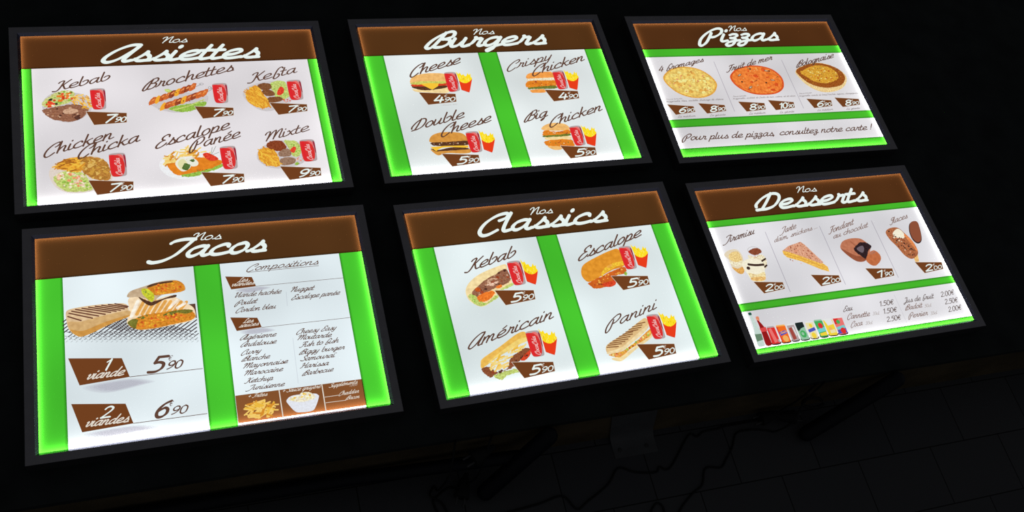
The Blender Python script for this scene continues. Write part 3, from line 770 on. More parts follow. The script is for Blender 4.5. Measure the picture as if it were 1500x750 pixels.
  ('T','ink',3,'Cheese',(124.4,307.4),(244.6,276.3),27.7,2.4,0.5),
 ]),
 ('price_tag', [
  ('G',((115.6,352.9),(196.1,362.2),(194.5,382.3),(131.4,387.2)),'5','90',0.2),
 ]),
 ('small_print', [
  ('T','inkpale',3,'+ Dessert 1€50',(156.7,390.8),(193,391.6),3.2,1.8,0.5),
 ]),
 ('dish_picture', [
  ('B','bunorange',1,((360.3,159.1),(367.8,149.9),(385.1,145.9),(417.8,145.6),(427.4,148),(428.7,164.9),(399.5,167),(365.9,164.1))),
  ('R','creamy',2,((361.8,164.4),(390.4,163.4),(427,163.6),(427.6,172),(398.5,170.5),(364.1,170.6)),1.5),
  ('R','breaded',3,((352.3,184.6),(359.7,172.1),(378.5,169.5),(410.5,171.1),(427.6,172),(428.3,184),(421.1,191.2),(384.7,190.6),(359,189.2)),1.5),
  ('D',('grill2','grill3','bread2'),4,((354.2,184.8),(378.2,170.7),(426.3,173.1),(423.5,189.7)),24,5),
  ('B','bunorange',1,((362.2,195.8),(395.5,195.2),(394.9,204.6),(368.9,204.3),(362.3,202.8))),
  ('R','leafdark',4,((356.9,189.6),(383.6,187.5),(422.2,187.2),(428.5,193.5),(411.6,195.7),(381.8,194),(359.7,194)),2),
 ]),
 ('drink_picture', [
  ('C',((428.1,145.6),(457,145.8),(454.7,198.5),(427.9,199.4))),
 ]),
 ('fries_picture', [
  ('F',((458.2,141.7),(497.4,148.9),(477,203.3),(454.7,198.5))),
 ]),
 ('dish_name', [
  ('T','ink',3,'Crispy',(318.6,139.2),(438.9,109.5),24.9,2.4,0.5),
  ('T','ink',3,'Chicken',(376.5,155.1),(518.2,116.6),26.5,2.4,0.5),
 ]),
 ('price_tag', [
  ('G',((394.9,197.6),(475.2,206.1),(472.8,227.2),(408.1,232.3)),'4','90',0.2),
 ]),
 ('dish_picture', [
  ('B','bun',1,((359.3,301.2),(372.5,293.3),(393.2,290.2),(416.2,295.1),(424.6,304.5),(421.3,311.8),(389.1,312),(359.8,307.4))),
  ('R','breaded',2,((357,317.2),(365.8,309.1),(390.6,314.6),(420.2,311.7),(420.1,323),(387.7,324.4),(357.4,323.4)),2),
  ('D',('grill2','grill3','creamy'),3,((359.1,317.3),(390.6,314.6),(420.5,314.3),(419.1,322.9)),18,4),
  ('B','bunpale',2,((360.3,328.5),(386.7,328),(417.4,328.5),(418.3,336.6),(384.1,337),(360.8,334.2))),
  ('R','leafdark',3,((356.3,323.3),(388.1,323.1),(419.3,322.2),(418.7,327.9),(386.6,328.3),(358.4,327.6)),2),
  ('R','breaded',2,((354,339.1),(373.5,335.7),(416.8,337.7),(422.9,346.9),(420,356.5),(394.2,354.5),(360.5,350.7),(355.2,346.6)),2),
  ('D',('grill2','grill3','leafdark','creamy'),3,((357.2,339.4),(416.5,338.9),(420.4,355.3),(360.8,349.5)),22,4),
  ('B','bun',1,((360.5,350.7),(390.5,352.3),(390.4,361.6),(374.4,362.8),(363,357))),
 ]),
 ('drink_picture', [
  ('C',((423.8,303.2),(452.7,303.9),(450,356.4),(423.3,356.8))),
 ]),
 ('fries_picture', [
  ('F',((453.2,300.2),(492.4,309.3),(473.1,361.1),(450.2,355.9))),
 ]),
 ('dish_name', [
  ('T','ink',3,'Big',(321.9,283.3),(380,271.1),25.8,2.4,0.5),
  ('T','ink',3,'Chicken',(377.6,300.2),(517.8,263.3),26.4,2.4,0.5),
 ]),
 ('price_tag', [
  ('G',((388,353.5),(469.9,364.1),(467.3,384.4),(402.6,388.9)),'5','90',0.2),
 ]),
],
'C': [
 ('heading_word', [
  ('T','titlewhite',3,'Nos',(259.5,28.1),(314.2,27.7),17,2.5,0.5),
 ]),
 ('board_title', [
  ('T','titlewhite',3,'Pizzas',(165.6,62.1),(394.4,60.2),42.6,3.8,0.6),
 ]),
 ('dish_name', [
  ('T','ink',1,'4 fromages',(17.8,153.1),(152.4,124.1),17.3,2.6,0.6),
 ]),
 ('dish_picture', [
  ('B','crust4',2,((25.7,169.6),(40.8,153.3),(67.2,140.3),(98.4,138.2),(131.4,147),(155,166.5),(165,188.6),(161.2,203.9),(145.6,221.6),(119.4,232.5),(91.5,233.7),(66.6,227.2),(44.6,212.7),(28.4,189.4))),
  ('B','pizza4',3,((30.3,170.9),(44.3,155.9),(68.8,144),(97.8,142),(128.5,150.2),(150.5,168.2),(159.9,188.5),(156.4,202.5),(142,218.8),(117.6,228.9),(91.7,230),(68.5,224),(48,210.6),(32.8,189.2))),
  ('D',('moz','moz2','pizza4','toastlight'),4,((38.9,172.9),(51.1,159.9),(72.2,149.5),(97.1,147.9),(123.5,155),(142.3,170.6),(150.3,188.2),(147.3,200.4),(134.9,214.5),(114,223.4),(91.6,224.3),(71.7,219.1),(54,207.5),(41,188.8)),40,19),
  ('D',('moz','moz2'),5,((45.5,174.6),(56.2,163.2),(74.7,154.2),(96.5,152.7),(119.5,159),(136,172.6),(143,188),(140.4,198.6),(129.6,211),(111.2,218.8),(91.7,219.6),(74.2,215.1),(58.7,204.9),(47.4,188.5)),14,12),
  ('D',('toast','crust4','rosy','toastlight'),5,((35.6,172.1),(48.5,158.3),(71,147.2),(97.4,145.5),(125.4,153),(145.5,169.6),(154,188.3),(150.8,201.2),(137.6,216.3),(115.3,225.7),(91.6,226.7),(70.4,221.1),(51.7,208.8),(37.8,189)),44,6),
  ('D',('rosy','toast'),5,((126.6,205.5),(155.3,188.2),(153.5,200.5),(132,213.4)),10,4),
 ]),
 ('price_tag', [
  ('G',((8.4,249.8),(76.3,258.4),(75.6,275.2),(20.6,281.2)),'6','90',0.2),
 ]),
 ('price_tag', [
  ('G',((91.1,249.9),(161.3,258.6),(159.5,276.5),(104.6,282)),'8','90',0.2),
 ]),
 ('small_print', [
  ('T','inkdim',3,'Sauce tomate',(8.2,236.2),(54.1,235.6),3.8,2,0.6),
  ('T','inkdim',3,'mozzarella, bleu, raclette, fromage de chèvre',(8.6,243),(164,243),5,2.2,0.6),
 ]),
 ('small_print', [
  ('T','inkdim',3,'La médium',(23.2,288.9),(71,288.5),5.7,2.2,0.6),
 ]),
 ('small_print', [
  ('T','inkdim',3,'La géante',(109.1,289.6),(152,288.9),5.8,2.2,0.6),
 ]),
 ('dish_name', [
  ('T','ink',1,'Fruit de mer',(206.6,158.6),(352.1,123.2),19.1,2.6,0.6),
 ]),
 ('dish_picture', [
  ('B','crustsea',2,((208.8,176.6),(219.9,161.3),(242.4,147.8),(280.2,140.4),(314,143.7),(341.5,155.8),(356.3,177.2),(355.9,197.8),(345.7,216.3),(322.5,229.4),(292.1,232.8),(258.7,229.8),(232,217.8),(214,198.5))),
  ('B','pizzasea',3,((213.9,177.4),(224.1,163.3),(245,150.9),(280.1,144.2),(311.5,147.2),(337.1,158.4),(351,178),(350.7,197),(341.3,214),(319.9,226.1),(291.5,229.2),(260.5,226.4),(235.6,215.4),(218.7,197.6))),
  ('D',('carrot','pizzasea','crustsea','pizzasea'),4,((221.9,178.4),(231,165.9),(249.5,154.9),(280.4,148.9),(308.1,151.6),(330.6,161.5),(342.7,179),(342.4,195.9),(334.1,211.1),(315.2,221.8),(290.2,224.6),(262.8,222.2),(240.9,212.4),(226.1,196.5)),46,17),
  ('D',('seapale','tomatostrip','carrot'),4,((219.7,178.1),(229.1,165.1),(248.3,153.7),(280.4,147.5),(309.1,150.3),(332.4,160.6),(345,178.7),(344.7,196.2),(336,211.9),(316.4,223.1),(290.5,226),(262.1,223.4),(239.4,213.3),(224,196.8)),56,6),
  ('E','mussel',5,(238.1,169.8),7,2.6,0.5),
  ('E','onion',6,(238.1,169.8),5,1.6,0.5),
  ('E','mussel',5,(272.4,148.8),4.5,2.6,-0.4),
  ('E','seapale',6,(272.4,148.8),3.2,1.6,-0.4),
  ('E','mussel',5,(319.5,159),6.5,2.2,-0.2),
  ('E','onion',6,(319.5,159),4.7,1.3,-0.2),
  ('E','mussel',5,(254.2,208.8),7,3,0.5),
  ('E','onion',6,(254.2,208.8),5,1.8,0.5),
  ('E','mussel',5,(326.3,188.8),7,1.9,-0.2),
  ('E','onion',6,(326.3,188.8),5,1.1,-0.2),
  ('E','olive',6,(236.9,191),2.8,2.2,0),
  ('E','olive',6,(304.7,196.5),2.8,2.2,0),
  ('E','olive',6,(275.5,152.1),2.8,2.2,0),
  ('E','olive',6,(327.9,160.2),2.8,2.2,0),
  ('L','mussel',5,((272.7,191.5),(281.7,187.1)),1.2),
  ('L','mussel',5,((339.7,181.3),(346.9,178.4)),1.2),
  ('O','mussel',5,(324.4,168.7),2.6,2.6,0.7),
 ]),
 ('price_tag', [
  ('G',((201.7,250.2),(273.6,258.1),(270.1,277.8),(213.8,281.6)),'8','90',0.2),
 ]),
 ('price_tag', [
  ('G',((286.6,249.5),(358.3,259),(354.3,276.4),(297,281.5)),'10','90',0.2),
 ]),
 ('small_print', [
  ('T','inkdim',3,'Sauce tomate',(192.3,236.1),(230.9,235),4,2,0.6),
  ('T','inkdim',3,'mozzarella, cocktail de fruits de mer, crème, ail et citron',(191.1,242.7),(371.6,241.9),4.8,2.2,0.6),
 ]),
 ('small_print', [
  ('T','inkdim',3,'La médium',(217.5,289.9),(264.6,289),6,2.2,0.6),
 ]),
 ('small_print', [
  ('T','inkdim',3,'La géante',(304.2,290.4),(346.8,289.2),6,2.2,0.6),
 ]),
 ('dish_name', [
  ('T','ink',1,'Bolognaise',(413.7,151),(540.4,121.8),20.6,2.6,0.6),
 ]),
 ('dish_picture', [
  ('B','crustpale',2,((405.3,163.7),(423.2,150.4),(472.4,137.9),(505.9,142),(534.6,157.1),(549.4,176.4),(548.8,193.6),(533.7,213.1),(507.9,227.4),(473.4,232.7),(444.5,226.3),(419.2,205.5),(405.6,177.5))),
  ('R','bolobrown',3,((407.4,162.2),(426,150.5),(471.9,138.8),(505.4,143),(534.3,157.7),(546.5,176.3),(542.3,194.9),(520.7,212.6),(479.8,218.6),(447.7,212.7),(423.2,196.5),(409.7,174.6)),1.5),
  ('R','bologold',4,((420.8,165.8),(468.2,147.1),(504.5,151.4),(525.9,169.4),(521.9,191),(486.7,203.6),(450.9,199.1),(429.8,181.5)),3),
  ('D',('moz','bolored','bologold','moz2'),5,((420.8,165.8),(468.2,147.1),(504.5,151.4),(525.9,169.4),(521.9,191),(486.7,203.6),(450.9,199.1),(429.8,181.5)),60,6),
  ('D',('bolored','meatdark','bologold'),5,((410.1,163.9),(471,141),(533.1,160.2),(542.2,188.7),(514.9,212.4),(454,211.5),(420.1,190.3)),50,4),
 ]),
 ('price_tag', [
  ('G',((398.9,250.4),(470.3,258.5),(465.9,276.3),(409.6,280.6)),'6','90',0.2),
 ]),
 ('price_tag', [
  ('G',((483.2,250.6),(554.6,258.4),(550.1,276.4),(494.6,281.2)),'8','90',0.2),
 ]),
 ('small_print', [
  ('T','inkdim',3,'Sauce tomate',(383.3,235.4),(422.4,234.1),4.2,2,0.6),
  ('T','inkdim',3,'mozzarella, viande de boeuf hachée, oignons, champignons',(381.5,242.8),(560.4,241.3),5,2.2,0.6),
 ]),
 ('small_print', [
  ('T','inkdim',3,'La médium',(414.8,289.5),(462.4,288.3),5.8,2.2,0.6),
 ]),
 ('small_print', [
  ('T','inkdim',3,'La géante',(502.1,290),(543.8,288.4),5.9,2.2,0.6),
 ]),
 ('notice_text', [
  ('T','ink',3,'Pour plus de pizzas,',(12.6,353.9),(264.9,354.9),17.3,2.7,0.6),
  ('T','ink',3,'consultez notre carte !',(276.6,354.4),(551.9,352.8),17.3,2.7,0.6),
 ]),
],
'D': [
 ('heading_word', [
  ('T','titlewhite',3,'Nos',(262.9,29.1),(315.8,29.9),15.8,2.5,0.5),
 ]),
 ('board_title', [
  ('T','titlewhite',3,'Tacos',(195.4,61.8),(391.1,63.3),37.9,3.8,0.6),
 ]),
 ('grill_picture', [
  ('L','wire',1,((41.4,169.5),(47,165.2)),2),
  ('L','wire',1,((41.2,176.6),(54.9,166.2)),2),
  ('L','wire',1,((41,183.7),(62.8,167.2)),2),
  ('L','wire',1,((42.6,189.4),(70.8,168.2)),2),
  ('L','wire',1,((50.4,190.4),(78.8,169.2)),2),
  ('L','wire',1,((42.6,203.1),(46.7,200)),0.9),
  ('L','wire',1,((49.2,198.2),(56,193.1)),1.5),
  ('L','wire',1,((58.3,191.4),(86.8,170.2)),2),
  ('L','wire',1,((44.8,208.3),(48.2,205.7)),0.4),
  ('L','wire',1,((50.4,204.1),(54.6,201)),0.9),
  ('L','wire',1,((57,199.2),(63.9,194.1)),1.5),
  ('L','wire',1,((66.2,192.4),(94.8,171.2)),2),
  ('L','wire',1,((52.6,209.3),(56.1,206.7)),0.4),
  ('L','wire',1,((58.2,205.1),(62.5,202)),0.9),
  ('L','wire',1,((64.9,200.2),(71.8,195.1)),1.5),
  ('L','wire',1,((74.1,193.4),(102.8,172.2)),2),
  ('L','wire',1,((60.5,210.3),(63.9,207.8)),0.4),
  ('L','wire',1,((66.1,206.2),(70.3,203)),0.9),
  ('L','wire',1,((72.8,201.2),(79.7,196.1)),1.5),
  ('L','wire',1,((82.1,194.4),(110.9,173.2)),2),
  ('L','wire',1,((68.4,211.3),(71.8,208.8)),0.4),
  ('L','wire',1,((74,207.2),(78.2,204.1)),0.9),
  ('L','wire',1,((80.7,202.3),(87.7,197.1)),1.5),
  ('L','wire',1,((90,195.4),(119,174.2)),2),
  ('L','wire',1,((76.2,212.4),(79.7,209.8)),0.4),
  ('L','wire',1,((81.9,208.2),(86.2,205.1)),0.9),
  ('L','wire',1,((88.6,203.3),(95.7,198.2)),1.5),
  ('L','wire',1,((98,196.4),(127.1,175.2)),2),
  ('L','wire',1,((84.1,213.4),(87.6,210.8)),0.4),
  ('L','wire',1,((89.8,209.2),(94.1,206.1)),0.9),
  ('L','wire',1,((96.6,204.3),(103.7,199.2)),1.5),
  ('L','wire',1,((106,197.5),(135.2,176.2)),2),
  ('L','wire',1,((92.1,214.4),(95.6,211.9)),0.4),
  ('L','wire',1,((97.8,210.3),(102.1,207.2)),0.9),
  ('L','wire',1,((104.6,205.3),(111.7,200.2)),1.5),
  ('L','wire',1,((114,198.5),(143.4,177.2)),2),
  ('L','wire',1,((100,215.5),(103.5,212.9)),0.4),
  ('L','wire',1,((105.8,211.3),(110.1,208.2)),0.9),
  ('L','wire',1,((112.6,206.4),(119.7,201.2)),1.5),
  ('L','wire',1,((122.1,199.5),(151.6,178.2)),2),
  ('L','wire',1,((108,216.5),(111.5,214)),0.4),
  ('L','wire',1,((113.7,212.4),(118.1,209.2)),0.9),
  ('L','wire',1,((120.6,207.4),(127.7,202.3)),1.5),
  ('L','wire',1,((130.1,200.5),(159.8,179.2)),2),
  ('L','wire',1,((116,217.6),(119.5,215)),0.4),
  ('L','wire',1,((121.8,213.4),(126.1,210.3)),0.9),
  ('L','wire',1,((128.6,208.5),(135.8,203.3)),1.5),
  ('L','wire',1,((138.2,201.6),(168,180.2)),2),
  ('L','wire',1,((124,218.6),(127.5,216.1)),0.4),
  ('L','wire',1,((129.8,214.4),(134.2,211.3)),0.9),
  ('L','wire',1,((136.7,209.5),(143.9,204.3)),1.5),
  ('L','wire',1,((146.3,202.6),(176.2,181.2)),2),
  ('L','wire',1,((132,219.7),(135.6,217.1)),0.4),
  ('L','wire',1,((137.8,215.5),(142.2,212.3)),0.9),
  ('L','wire',1,((144.8,210.5),(152,205.4)),1.5),
  ('L','wire',1,((154.5,203.6),(184.5,182.2)),2),
  ('L','wire',1,((140.1,220.7),(143.7,218.2)),0.4),
  ('L','wire',1,((145.9,216.5),(150.3,213.4)),0.9),
  ('L','wire',1,((152.9,211.6),(160.2,206.4)),1.5),
  ('L','wire',1,((162.6,204.7),(192.8,183.3)),2),
  ('L','wire',1,((148.1,221.8),(151.7,219.2)),0.4),
  ('L','wire',1,((154,217.6),(158.5,214.4)),0.9),
  ('L','wire',1,((161,212.6),(168.3,207.5)),1.5),
  ('L','wire',1,((170.8,205.7),(201.1,184.3)),2),
  ('L','wire',1,((156.2,222.8),(159.8,220.3)),0.4),
  ('L','wire',1,((162.1,218.6),(166.6,215.5)),0.9),
  ('L','wire',1,((169.2,213.7),(176.5,208.5)),1.5),
  ('L','wire',1,((179,206.8),(209.4,185.3)),2),
  ('L','wire',1,((164.3,223.9),(168,221.3)),0.4),
  ('L','wire',1,((170.3,219.7),(174.8,216.6)),0.9),
  ('L','wire',1,((177.3,214.7),(184.7,209.6)),1.5),
  ('L','wire',1,((187.2,207.8),(217.8,186.4)),2),
  ('L','wire',1,((172.5,224.9),(176.1,222.4)),0.4),
  ('L','wire',1,((178.4,220.8),(182.9,217.6)),0.9),
  ('L','wire',1,((185.5,215.8),(193,210.6)),1.5),
  ('L','wire',1,((195.4,208.9),(226.1,187.4)),2),
  ('L','wire',1,((180.6,226),(184.3,223.4)),0.4),
  ('L','wire',1,((186.6,221.8),(191.2,218.7)),0.9),
  ('L','wire',1,((193.8,216.9),(201.2,211.7)),1.5),
  ('L','wire',1,((203.7,209.9),(234.5,188.4)),2),
  ('L','wire',1,((188.8,227.1),(192.5,224.5)),0.4),
  ('L','wire',1,((194.8,222.9),(199.4,219.7)),0.9),
  ('L','wire',1,((202,217.9),(209.5,212.7)),1.5),
  ('L','wire',1,((212,211),(242.9,189.5)),2),
  ('L','wire',1,((197,228.2),(200.7,225.6)),0.4),
  ('L','wire',1,((203.1,224),(207.6,220.8)),0.9),
  ('L','wire',1,((210.3,219),(217.8,213.8)),1.5),
  ('L','wire',1,((220.3,212),(251.4,190.5)),2),
  ('L','wire',1,((205.2,229.2),(209,226.7)),0.4),
  ('L','wire',1,((211.3,225),(215.9,221.9)),0.9),
  ('L','wire',1,((218.5,220.1),(226.1,214.9)),1.5),
  ('L','wire',1,((228.6,213.1),(258.9,192.2)),2),
  ('L','wire',1,((213.5,230.3),(217.2,227.7)),0.4),
  ('L','wire',1,((219.6,226.1),(224.2,223)),0.9),
  ('L','wire',1,((226.8,221.1),(234.4,215.9)),1.5),
  ('L','wire',1,((237,214.2),(258.2,199.6)),2),
  ('L','wire',1,((221.7,231.4),(225.5,228.8)),0.4),
  ('L','wire',1,((227.9,227.2),(232.5,224)),0.9),
  ('L','wire',1,((235.2,222.2),(242.8,217)),1.5),
  ('L','wire',1,((245.3,215.2),(257.6,206.8)),2),
  ('L','wire',1,((230,232.5),(233.8,229.9)),0.4),
  ('L','wire',1,((236.2,228.3),(240.8,225.1)),0.9),
  ('L','wire',1,((243.5,223.3),(251.2,218.1)),1.5),
  ('L','wire',1,((253.7,216.3),(257,214.1)),2),
  ('L','wire',1,((238.3,233.6),(242.1,231)),0.4),
  ('L','wire',1,((244.5,229.4),(249.2,226.2)),0.9),
  ('L','wire',1,((251.9,224.4),(259.6,219.1)),1.5),
  ('L','wire',1,((246.7,234.7),(250.5,232.1)),0.4),
  ('L','wire',1,((252.9,230.4),(257.6,227.3)),0.9),
  ('L','wire',1,((255,235.7),(258.9,233.2)),0.4),
  ('L','wire',1,((61,206.7),(50.7,202.4)),0.3),
  ('L','wire',1,((71.6,208.1),(61.3,203.8)),0.3),
  ('L','wire',1,((54.8,201.1),(42.3,195.9)),0.6),
  ('L','wire',1,((82.3,209.5),(71.9,205.2)),0.3),
  ('L','wire',1,((65.4,202.5),(52.9,197.3)),0.6),
  ('L','wire',1,((93,210.9),(82.6,206.6)),0.3),
  ('L','wire',1,((76.1,203.9),(63.5,198.7)),0.6),
  ('L','wire',1,((103.7,212.2),(93.3,208)),0.3),
  ('L','wire',1,((86.8,205.3),(74.1,200)),0.6),
  ('L','wire',1,((66.8,197),(46.2,188.5)),1),
  ('L','wire',1,((114.5,213.7),(104,209.4)),0.3),
  ('L','wire',1,((97.5,206.6),(84.8,201.4)),0.6),
  ('L','wire',1,((77.5,198.4),(56.8,189.9)),1),
  ('L','wire',1,((125.3,215.1),(114.8,210.7)),0.3),
  ('L','wire',1,((108.2,208),(95.5,202.8)),0.6),
  ('L','wire',1,((88.2,199.8),(67.5,191.2)),1),
  ('L','wire',1,((136.1,216.5),(125.6,212.2)),0.3),
  ('L','wire',1,((119,209.4),(106.3,204.2)),0.6),
  ('L','wire',1,((98.9,201.2),(78.2,192.6)),1),
  ('L','wire',1,((147,217.9),(136.5,213.6)),0.3),
  ('L','wire',1,((129.9,210.8),(117.1,205.6)),0.6),
  ('L','wire',1,((109.7,202.5),(88.9,193.9)),1),
  ('L','wire',1,((157.9,219.3),(147.4,215)),0.3),
  ('L','wire',1,((140.7,212.2),(127.9,207)),0.6),
  ('L','wire',1,((120.5,203.9),(99.6,195.3)),1),
  ('L','wire',1,((168.9,220.7),(158.3,216.4)),0.3),
  ('L','wire',1,((151.7,213.7),(138.8,208.4)),0.6),
  ('L','wire',1,((131.4,205.3),(110.4,196.7)),1),
  ('L','wire',1,((179.9,222.2),(169.3,217.8)),0.3),
  ('L','wire',1,((162.6,215.1),(149.7,209.8)),0.6),
  ('L','wire',1,((142.3,206.7),(121.3,198.1)),1),
  ('L','wire',1,((190.9,223.6),(180.3,219.2)),0.3),
  ('L','wire',1,((173.6,216.5),(160.7,211.2)),0.6),
  ('L','wire',1,((153.2,208.1),(132.1,199.5)),1),
  ('L','wire',1,((202,225),(191.3,220.7)),0.3),
  ('L','wire',1,((184.6,217.9),(171.7,212.6)),0.6),
  ('L','wire',1,((164.2,209.5),(143.1,200.9)),1),
  ('L','wire',1,((136,198),(50.8,163)),1.4),
  ('L','wire',1,((213.1,226.5),(202.4,222.1)),0.3),
  ('L','wire',1,((195.7,219.4),(182.7,214)),0.6),
  ('L','wire',1,((175.2,211),(154,202.3)),1),
  ('L','wire',1,((147,199.4),(61.5,164.3)),1.4),
  ('L','wire',1,((224.3,227.9),(213.5,223.6)),0.3),
  ('L','wire',1,((206.8,220.8),(193.8,215.4)),0.6),
  ('L','wire',1,((186.3,212.4),(165,203.7)),1),
  ('L','wire',1,((157.9,200.8),(72.3,165.6)),1.4),
  ('L','wire',1,((235.4,229.4),(224.7,225)),0.3),
  ('L','wire',1,((218,222.2),(204.9,216.9)),0.6),
  ('L','wire',1,((197.4,213.8),(176,205.1)),1),
  ('L','wire',1,((168.9,202.2),(83.1,167)),1.4),
  ('L','wire',1,((246.7,230.9),(235.9,226.5)),0.3),
  ('L','wire',1,((229.1,223.7),(216,218.3)),0.6),
  ('L','wire',1,((208.5,215.2),(187.1,206.5)),1),
  ('L','wire',1,((180,203.6),(93.9,168.3)),1.4),
  ('L','wire',1,((258,232.3),(247.2,227.9)),0.3),
  ('L','wire',1,((240.4,225.1),(227.2,219.8)),0.6),
  ('L','wire',1,((219.7,216.7),(198.2,207.9)),1),
  ('L','wire',1,((191.1,205),(104.7,169.6)),1.4),
  ('L','wire',1,((251.6,226.6),(238.5,221.2)),0.6),
  ('L','wire',1,((230.9,218.1),(209.4,209.3)),1),
  ('L','wire',1,((202.2,206.4),(115.6,171)),1.4),
  ('L','wire',1,((242.1,219.5),(220.6,210.7)),1),
  ('L','wire',1,((213.4,207.8),(126.5,172.3)),1.4),
  ('L','wire',1,((253.4,221),(231.8,212.2)),1),
  ('L','wire',1,((224.6,209.2),(137.5,173.7)),1.4),
  ('L','wire',1,((235.9,210.7),(148.5,175)),1.4),
  ('L','wire',1,((247.2,212.1),(159.6,176.4)),1.4),
  ('P','wirebrown',1,((245.4,159.8),(259.4,159.7),(259.7,189.4),(255.3,185.6),(255,168))),
 ]),
 ('dish_picture', [
  ('B','wrap',2,((46.3,153.6),(49.9,147.7),(63.9,144.7),(97.4,142.7),(131.2,144.1),(141.9,146.2),(147.2,152.9),(146.2,172.2),(133.1,175.9),(115,183.2),(90,194.7),(72.4,200.8),(63.8,199.7),(53.8,190.1),(48.9,181.2),(46.8,166.3))),
  ('B','wrapside',3,((49.2,170.8),(70,172.3),(96.4,167.1),(146.8,160.4),(146.1,172.6),(133.1,176.5),(115,183.6),(90,195.1),(72.4,200.8),(63.8,199.3),(53.8,190.1))),
  ('B','wraptoast',4,((52.2,185.8),(72.8,190.4),(108.2,178.1),(146.3,169),(146.1,172.6),(115,183.6),(90,195.1),(72.4,200.8),(63.8,199.3))),
  ('L','char',5,((49.5,160.3),(70,170.6)),2.4),
  ('L','char',5,((51.5,154.2),(88.4,168.3)),2.4),
  ('L','char',5,((55.9,150.9),(98.2,165.2)),2.4),
  ('L','char',5,((62.1,148.1),(108.9,163.3)),2.4),
  ('L','char',5,((72.6,147.2),(117.9,160.6)),2.4),
  ('L','char',5,((83.1,146.3),(126.8,159.5)),2.4),
  ('L','char',5,((93.8,145.5),(134,158.3)),2.4),
  ('L','char',5,((104.4,145),(140.4,156.4)),2.4),
  ('L','char',5,((115.1,144.8),(145,154.4)),2.4),
  ('L','char',5,((125.8,144.5),(146.9,152.5)),2.4),
  ('B','wrapcream',2,((147.6,140),(155.2,133.2),(171.4,137.3),(192.9,143.1),(219.1,138.4),(229.8,145.2),(243.8,156.8),(255.9,168.1),(257.7,185.9),(248.2,193.4),(223.9,196.8),(196.3,199.8),(167.4,200.8),(151.7,194.1),(143.3,184.6),(146.2,172.2),(148.4,157.4))),
  ('L','wrapgold',3,((160.3,169.6),(174.6,143.1)),5.5),
  ('L','wrapgold',3,((169,170),(183.3,144.6)),5.5),
  ('L','wrapgold',3,((177.6,170.4),(192,146.1)),5.5),
  ('L','wrapgold',3,((186.3,170.8),(200.7,147.5)),5.5),
  ('L','wrapgold',3,((195,171.3),(209.5,149)),5.5),
  ('L','wrapgold',3,((203.8,171.7),(218.2,150.5)),5.5),
  ('L','wrapgold',3,((212.6,172.1),(227,151.9)),5.5),
  ('L','wrapgold',3,((221.4,172.5),(235.8,153.4)),5.5),
  ('L','wrapgold',3,((230.2,172.9),(244.7,154.9)),5.5),
  ('L','wrappale',4,((151.2,172.8),(163.7,144)),6),
  ('L','wrappale',4,((215.4,163.3),(229.4,149.6)),5),
  ('L','wrappale',4,((228.3,164.8),(241.8,157.7)),5),
  ('R','filling',5,((145,186.9),(152.6,179.4),(172.8,172.2),(198.4,171),(227.9,169.1),(248.2,170.5),(255.9,179.1),(257.2,185.8),(248.3,192.3),(224,195.8),(196.4,199.4),(167.4,200.4),(153.4,195.4)),1.5),
  ('D',('fillgold','carrot','fillred','bologold'),6,((159.1,190.8),(172.3,179.7),(198.1,175.3),(245.9,175.7),(254.4,185.5),(224.2,193.6),(167.6,197.2)),60,6),
  ('B','fillgreen',6,((144.2,184.7),(152.6,178.3),(161.5,180.5),(159.2,188.7),(156.9,196.9),(151.7,194.1))),
  ('D',('leafdark','parsley'),7,((161.7,176.2),(176.4,172.6),(179.7,177.4),(165.1,179.9)),9,5),
  ('B','fillgreen',6,((203.5,176),(220.4,170.4),(246.4,170.3),(254.4,174.5),(242,178.5),(227.5,174.5),(208.8,178.8))),
  ('D',('parsley','olive'),7,((203.5,176),(209.2,173.4),(233.1,174.1),(230.9,177.8)),7,4),
  ('B','wrapgrey',6,((147.3,129),(154.1,122.1),(172.7,116.5),(193.3,111),(212.1,108),(230.7,109.2),(241.4,116.4),(245.3,127),(242,132.2),(226.9,134.9),(204.4,136.7),(187.1,148.5),(176.7,140.1),(164.2,135.8),(147.9,134.6))),
  ('B','darkgap',5,((165.1,135),(187.2,147.2),(224.7,138.4),(227.1,143.1),(207.5,145.9),(186.6,155.5),(174.3,148.6))),
  ('R','filling',7,((180.6,121.8),(189.5,112.8),(206.3,110.3),(230.6,110.1),(241.4,117.1),(244.7,126.9),(240.1,133.1),(219.4,135.1),(193.5,135.5),(184.7,128.9)),1.5),
  ('D',('fillgold','carrot','fillred'),8,((183.3,122.1),(202.4,113.2),(232.2,114.3),(241.5,126.5),(219.6,132.9),(193.6,133.3)),40,5),
  ('B','darkgap',8,((180.9,116.3),(193.2,111.7),(221.3,109.5),(222.9,112.8),(202.3,114.3),(183.5,118.8))),
  ('B','limegreen',8,((171.5,120.8),(181.5,121.9),(191.6,135.2),(187.1,148.5),(176.8,137.9),(171.8,129.7))),
  ('D',('parsley','leaf'),9,((172.1,125.3),(181.3,124.1),(187.8,137),(182.1,140.7)),7,3),
 ]),
 ('printed_tag', [
  ('B','printshade',1,((68.5,293.8),(140.1,288.5),(180.5,298.7),(166.5,302.7),(103.2,309.9))),
  ('B','printshade',1,((73.1,294.2),(139.5,289.3),(176.8,298.7),(163.9,302.4),(105.2,309.1))),
  ('B','printshade',1,((78.9,294.6),(138.6,290.2),(172.2,298.7),(160.6,302.1),(107.8,308.1))),
  ('B','printshade',1,((84.7,295.1),(137.8,291.2),(167.7,298.7),(157.4,301.7),(110.4,307))),
  ('B','printshade',1,((91.7,295.6),(136.9,292.3),(162.2,298.7),(153.5,301.3),(113.6,305.8))),
  ('P','tagbrown',2,((47.5,238.8),(131.5,249.7),(142.2,286),(63.5,290.4))),
 ]),
 ('printed_tag', [
